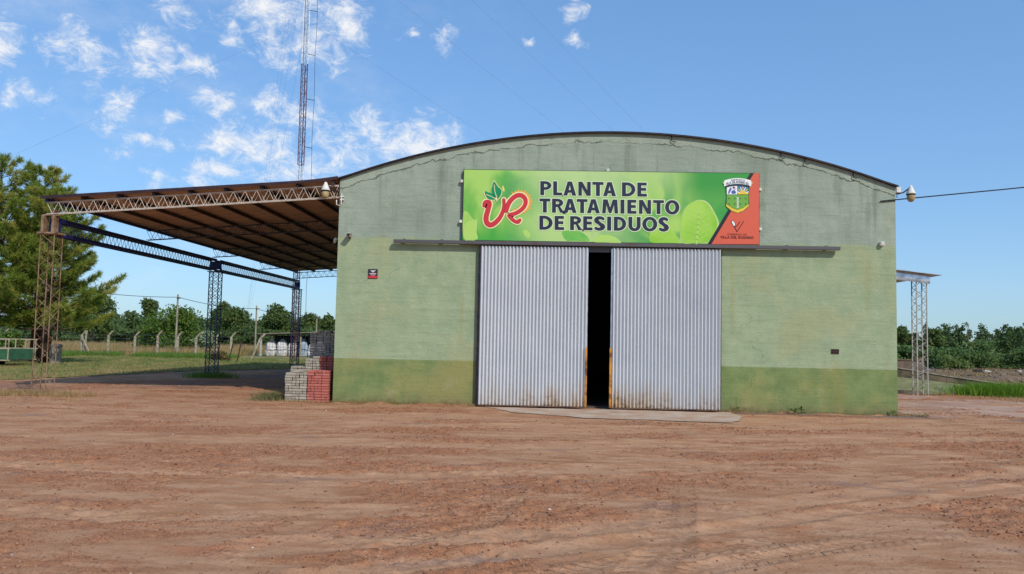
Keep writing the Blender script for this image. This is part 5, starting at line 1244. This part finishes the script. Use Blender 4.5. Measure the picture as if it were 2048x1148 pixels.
for k, (lab, x, y, h, w) in enumerate((('dark bushy shrub next to the right wall', 34.0, 46, 2.3, 4.2), ('shrub directly behind the awning column', 36.4, 47, 2.5, 4.0), ('brownish green shrub right of the awning column', 37.9, 45, 2.2, 3.6),
                                       ('low shrub in front of the dead trunk', 40.0, 46, 2.3, 3.8), ('largest rounded shrub in the middle of the right thicket', 42.6, 46.5, 3.0, 4.6), ('shrub between the largest shrub and the right edge', 45.0, 45, 2.3, 4.0), ('light green shrub at the right edge of the picture', 47.4, 45.5, 2.4, 4.2))):
    broad_tree('shrub', lab, 'shrub', x-1.2, y, h*.78, w, .1, 50+k, M_SHRUB, 3600, .135, 'shrubs of the right thicket', 12)
broad_tree('flat_topped_tree', 'small flat topped tree above the shrubs beside the right wall', 'tree', 46.0, 72, 4.0, 3.0, 2.3, 70, M_EUCA, 1100, .2, open_=True)
broad_tree('flat_topped_tree', 'second flat topped tree nearer the awning column', 'tree', 48.2, 73, 3.4, 2.2, 2.0, 71, M_EUCA, 800, .2, open_=True)
broad_tree('dark_tree', 'dark rounded tree seen through the awning column', 'tree', 51.4, 75, 4.1, 3.4, .8, 72, M_EUCA, 1600, .22)
dt = thing('dead_trunk', 'bare dead trunk standing up from the right thicket', 'tree', (50.6, 66, 0))
MB().tube([(50.6, 66, -.1), (50.62, 66, 2.2), (50.5, 66, 3.2), (50.62, 66, 4.4)], [.10, .08, .06, .02], 7).build('trunk', M_BARKG, dt); MB().tube([(50.55, 66, 2.8), (50.42, 66, 3.5)], [.04, .015], 5).build('branch', M_BARKG, dt)

# grasses
def blades(name, label, pts, hmin, hmax, width, mat, seed, lean=.35, zf=None):
    rng = np.random.default_rng(seed); n = len(pts); h = rng.uniform(hmin, hmax, n)*rng.uniform(.6, 1, n); a = rng.uniform(0, 6.28, n); b = rng.uniform(0, 6.28, n)
    B = np.column_stack([pts, np.zeros(n) if zf is None else zf(pts[:, 0], pts[:, 1])]); e = np.stack([np.cos(a), np.sin(a), 0*a], -1)*width/2
    d = np.stack([np.cos(b)*lean*rng.random(n), np.sin(b)*lean*rng.random(n), np.ones(n)], -1)
    mid = B+d*(h*.55)[:, None]; d2 = d.copy(); d2[:, :2] *= 2.2; tip = B+d2*(h)[:, None]*np.array([1, 1, .95])
    V = np.stack([B-e, B+e, mid+e*.7, tip, mid-e*.7], 1).reshape(-1, 3); i = 5*np.arange(n)[:, None]
    V = V; F = np.concatenate([i+np.array([0, 1, 2, 4]), i+np.array([4, 2, 3, 3])])
    me = bpy.data.meshes.new(name); F4 = (i+np.array([0, 1, 2, 4])); F3 = (i+np.array([4, 2, 3]))
    k4, k3 = len(F4), len(F3); me.vertices.add(len(V)); me.vertices.foreach_set('co', V.astype(np.float32).ravel())
    me.loops.add(k4*4+k3*3); me.loops.foreach_set('vertex_index', np.concatenate([F4.ravel(), F3.ravel()]).astype(np.int32)); me.polygons.add(k4+k3)
    me.polygons.foreach_set('loop_start', np.concatenate([np.arange(k4)*4, k4*4+np.arange(k3)*3]).astype(np.int32)); me.polygons.foreach_set('loop_total', np.concatenate([np.full(k4, 4), np.full(k3, 3)]).astype(np.int32)); me.update(calc_edges=True)
    return tag(link(name, me, mat), label, 'grass', kind='stuff')
M_GRASS = leafmat('verge_grass', lin(98, 118, 56), lin(136, 142, 80), lin(176, 158, 104), .3); M_DRY = leafmat('dry_field_grass', lin(160, 132, 90), lin(188, 158, 114), lin(150, 140, 84), .3)
M_LUSH = leafmat('lush_grass', lin(84, 128, 30), lin(124, 160, 52), None, .35); M_GR2 = leafmat('tall_green_grass', lin(92, 126, 48), lin(122, 150, 66), lin(110, 136, 58), .35); M_STRAW = leafmat('straw_tufts', lin(168, 136, 94), lin(188, 160, 116), lin(150, 134, 84), .3)
rg = np.random.default_rng(11)
def in_poly(x, y, poly):
    c = np.zeros(x.shape, bool); jn = len(poly)-1
    for i in range(len(poly)):
        xi, yi = poly[i]; xj, yj = poly[jn]; c ^= ((yi > y) != (yj > y)) & (x < (xj-xi)*(y-yi)/((yj-yi)+1e-12)+xi); jn = i
    return c
n = 190000; x = rg.uniform(-34, -2, n); y = 4+31*rg.random(n)**.8; k = in_poly(x+.5*(fbm(x*1.3, y*1.3, 2, 4)-.5), y, VERGE) & (fbm(x*.9, y*.9, 3, 6) > .34); pts = np.column_stack([x, y])[k][:110000]
blades('verge_grass', 'short grass covering the verge behind the canopy', pts, .05, .15, .016, M_GRASS, 12, .6, lambda a, b: 0*a+.02)
n = 60000; x = rg.uniform(-30, -4, n); y = rg.uniform(3, 24, n); k = in_poly(x, y, VERGE) & ~in_poly(x+2.2+2.5*(fbm(x*.4, y*.4, 2, 31)-.5), y-.3, VERGE)
k |= in_poly(x, y, VERGE) & (fbm(x*.35, y*.6, 3, 37) > .57)
blades('straw_verge', 'yellowed straw grass along the edge of the verge beside the track', np.column_stack([x, y])[k], .05, .16, .014, M_STRAW, 22, .6, lambda a, b: 0*a+.02)
n = 55000; x = rg.uniform(-36, -15.6, n); y = rg.uniform(30, 35.6, n); k = (fbm(x*.5, y*.5, 3, 8)+.05*(y-33) > .46); blades('tall_green_grass', 'taller green grass along the foot of the fence', np.column_stack([x, y])[k], .2, .55, .022, M_GR2, 13, .4)
n = 70000; x = rg.uniform(-48, -10, n); y = rg.uniform(36, 66, n); k = fbm(x*.3, y*.3, 3, 9) > .36; k &= ~(x > -17.6); blades('dry_field_grass', 'tall dry reddish grass in the field beyond the fence', np.column_stack([x, y])[k], .5, .98, .03, M_DRY, 14, .35)
n = 8000; x = rg.normal(22.3, .8, n); y = rg.normal(9.7, .5, n)-.12*(x-22); blades('lush_grass', 'lush bright green grass clump in front of the ramp wall', np.column_stack([x, y]), .28, .66, .016, M_LUSH, 15, .55)
n = 11000; x = rg.uniform(18.8, 34, n); y = rg.uniform(6.4, 11, n)-.15*(x-20); k = fbm(x*.8, y*.8, 3, 10) > .44; blades('mixed_side_grass', 'thin yellow green grass along the pale side track', np.column_stack([x, y])[k], .05, .18, .014, M_STRAW, 16, .6)
n = 16000; x = rg.uniform(-12.5, -5.6, n); y = rg.normal(-.45, .55, n)+.05*(x+8); k = fbm(x*.9, y*1.2, 3, 13)+.05*(-x-8) > .46; blades('straw_tufts', 'pale straw grass around the foot of the first canopy column', np.column_stack([x, y])[k], .06, .22, .010, M_STRAW, 17, .5)
n = 9000; x = rg.uniform(-2.2, 16.5, n); y = -.02-np.abs(rg.normal(0, .10, n)); k = (fbm(x*1.4, y*0+2, 3, 15) > .50) & ~((x > 3.6) & (x < 9.8)); k |= (x < 3.2) & (rg.random(n) < .5)
y = np.where(x < -.1, y-.05, y); blades('wall_foot_grass', 'thin dry grass along the foot of the front wall', np.column_stack([x, y])[k], .03, .11, .008, M_STRAW, 18, .7)
n = 1300; x = rg.normal(-1.62, .2, n); y = rg.normal(.25, .25, n); blades('corner_weeds', 'grey green weeds left of the grey paver stack', np.column_stack([x, y]), .10, .34, .010, leafmat('grey_weed', lin(96, 104, 62), lin(138, 132, 90), None, .25), 19, .8)
n = 1600; x = rg.normal(-7.4, .4, n); y = rg.normal(10.4, .35, n); blades('column_grass', 'green grass round the foot of the second canopy column', np.column_stack([x, y]), .1, .35, .016, M_GR2, 20, .6)
n = 14000; x = rg.uniform(22, 60, n); y = rg.uniform(16, 44, n); k = fbm(x*.25, y*.3, 3, 18) > .5; blades('waste_grass', 'dry grass scattered over the waste ground', np.column_stack([x, y])[k], .15, .5, .03, M_DRY, 21, .5, lambda a, b: .03+0*a)
def weed(label, x, y, h, w, seed, spike=False):
    rg_ = random.Random(seed); t = thing('wall_weed', label, 'weed', (x, y, 0), group='weeds at the wall foot'); Mw = MATS.get('weed_leaf') or leafmat('weed_leaf', lin(60, 86, 44), lin(92, 114, 60), None, .25)
    MB().tube([(0, 0, -.02), (.01, 0, h*.5), (.0, .01, h)], [.008, .006, .003], 5).build('stem', M_GR2, t, local=True)
    for i in range(11):
        a = rg_.uniform(0, 6.28); l = w*rg_.uniform(.6, 1.1); z = h*rg_.uniform(.0, .3 if spike else .65); d = Vector((math.cos(a), math.sin(a)*.6, rg_.uniform(.2, .9))).normalized(); sd = d.cross(Vector((0, 0, 1))).normalized()*l*.17; p = Vector((0, 0, z))
        me = bpy.data.meshes.new('leaf'); me.from_pydata([p, p+d*l*.5+sd, p+d*l+Vector((0, 0, -.03)), p+d*l*.5-sd], [], [(0, 1, 2, 3)]); link('leaf', me, Mw, t)
weed('thin tall weed right of the right door leaf', 10.02, -.16, .36, .13, 1, True)
weed('leafy weed in the middle of the right wall foot', 11.42, -.2, .16, .17, 2)
weed('leafy weed just right of its twin at the right wall foot', 11.60, -.18, .22, .15, 3)
weed('small weed at the right corner of the wall foot', 13.82, -.10, .16, .12, 4)
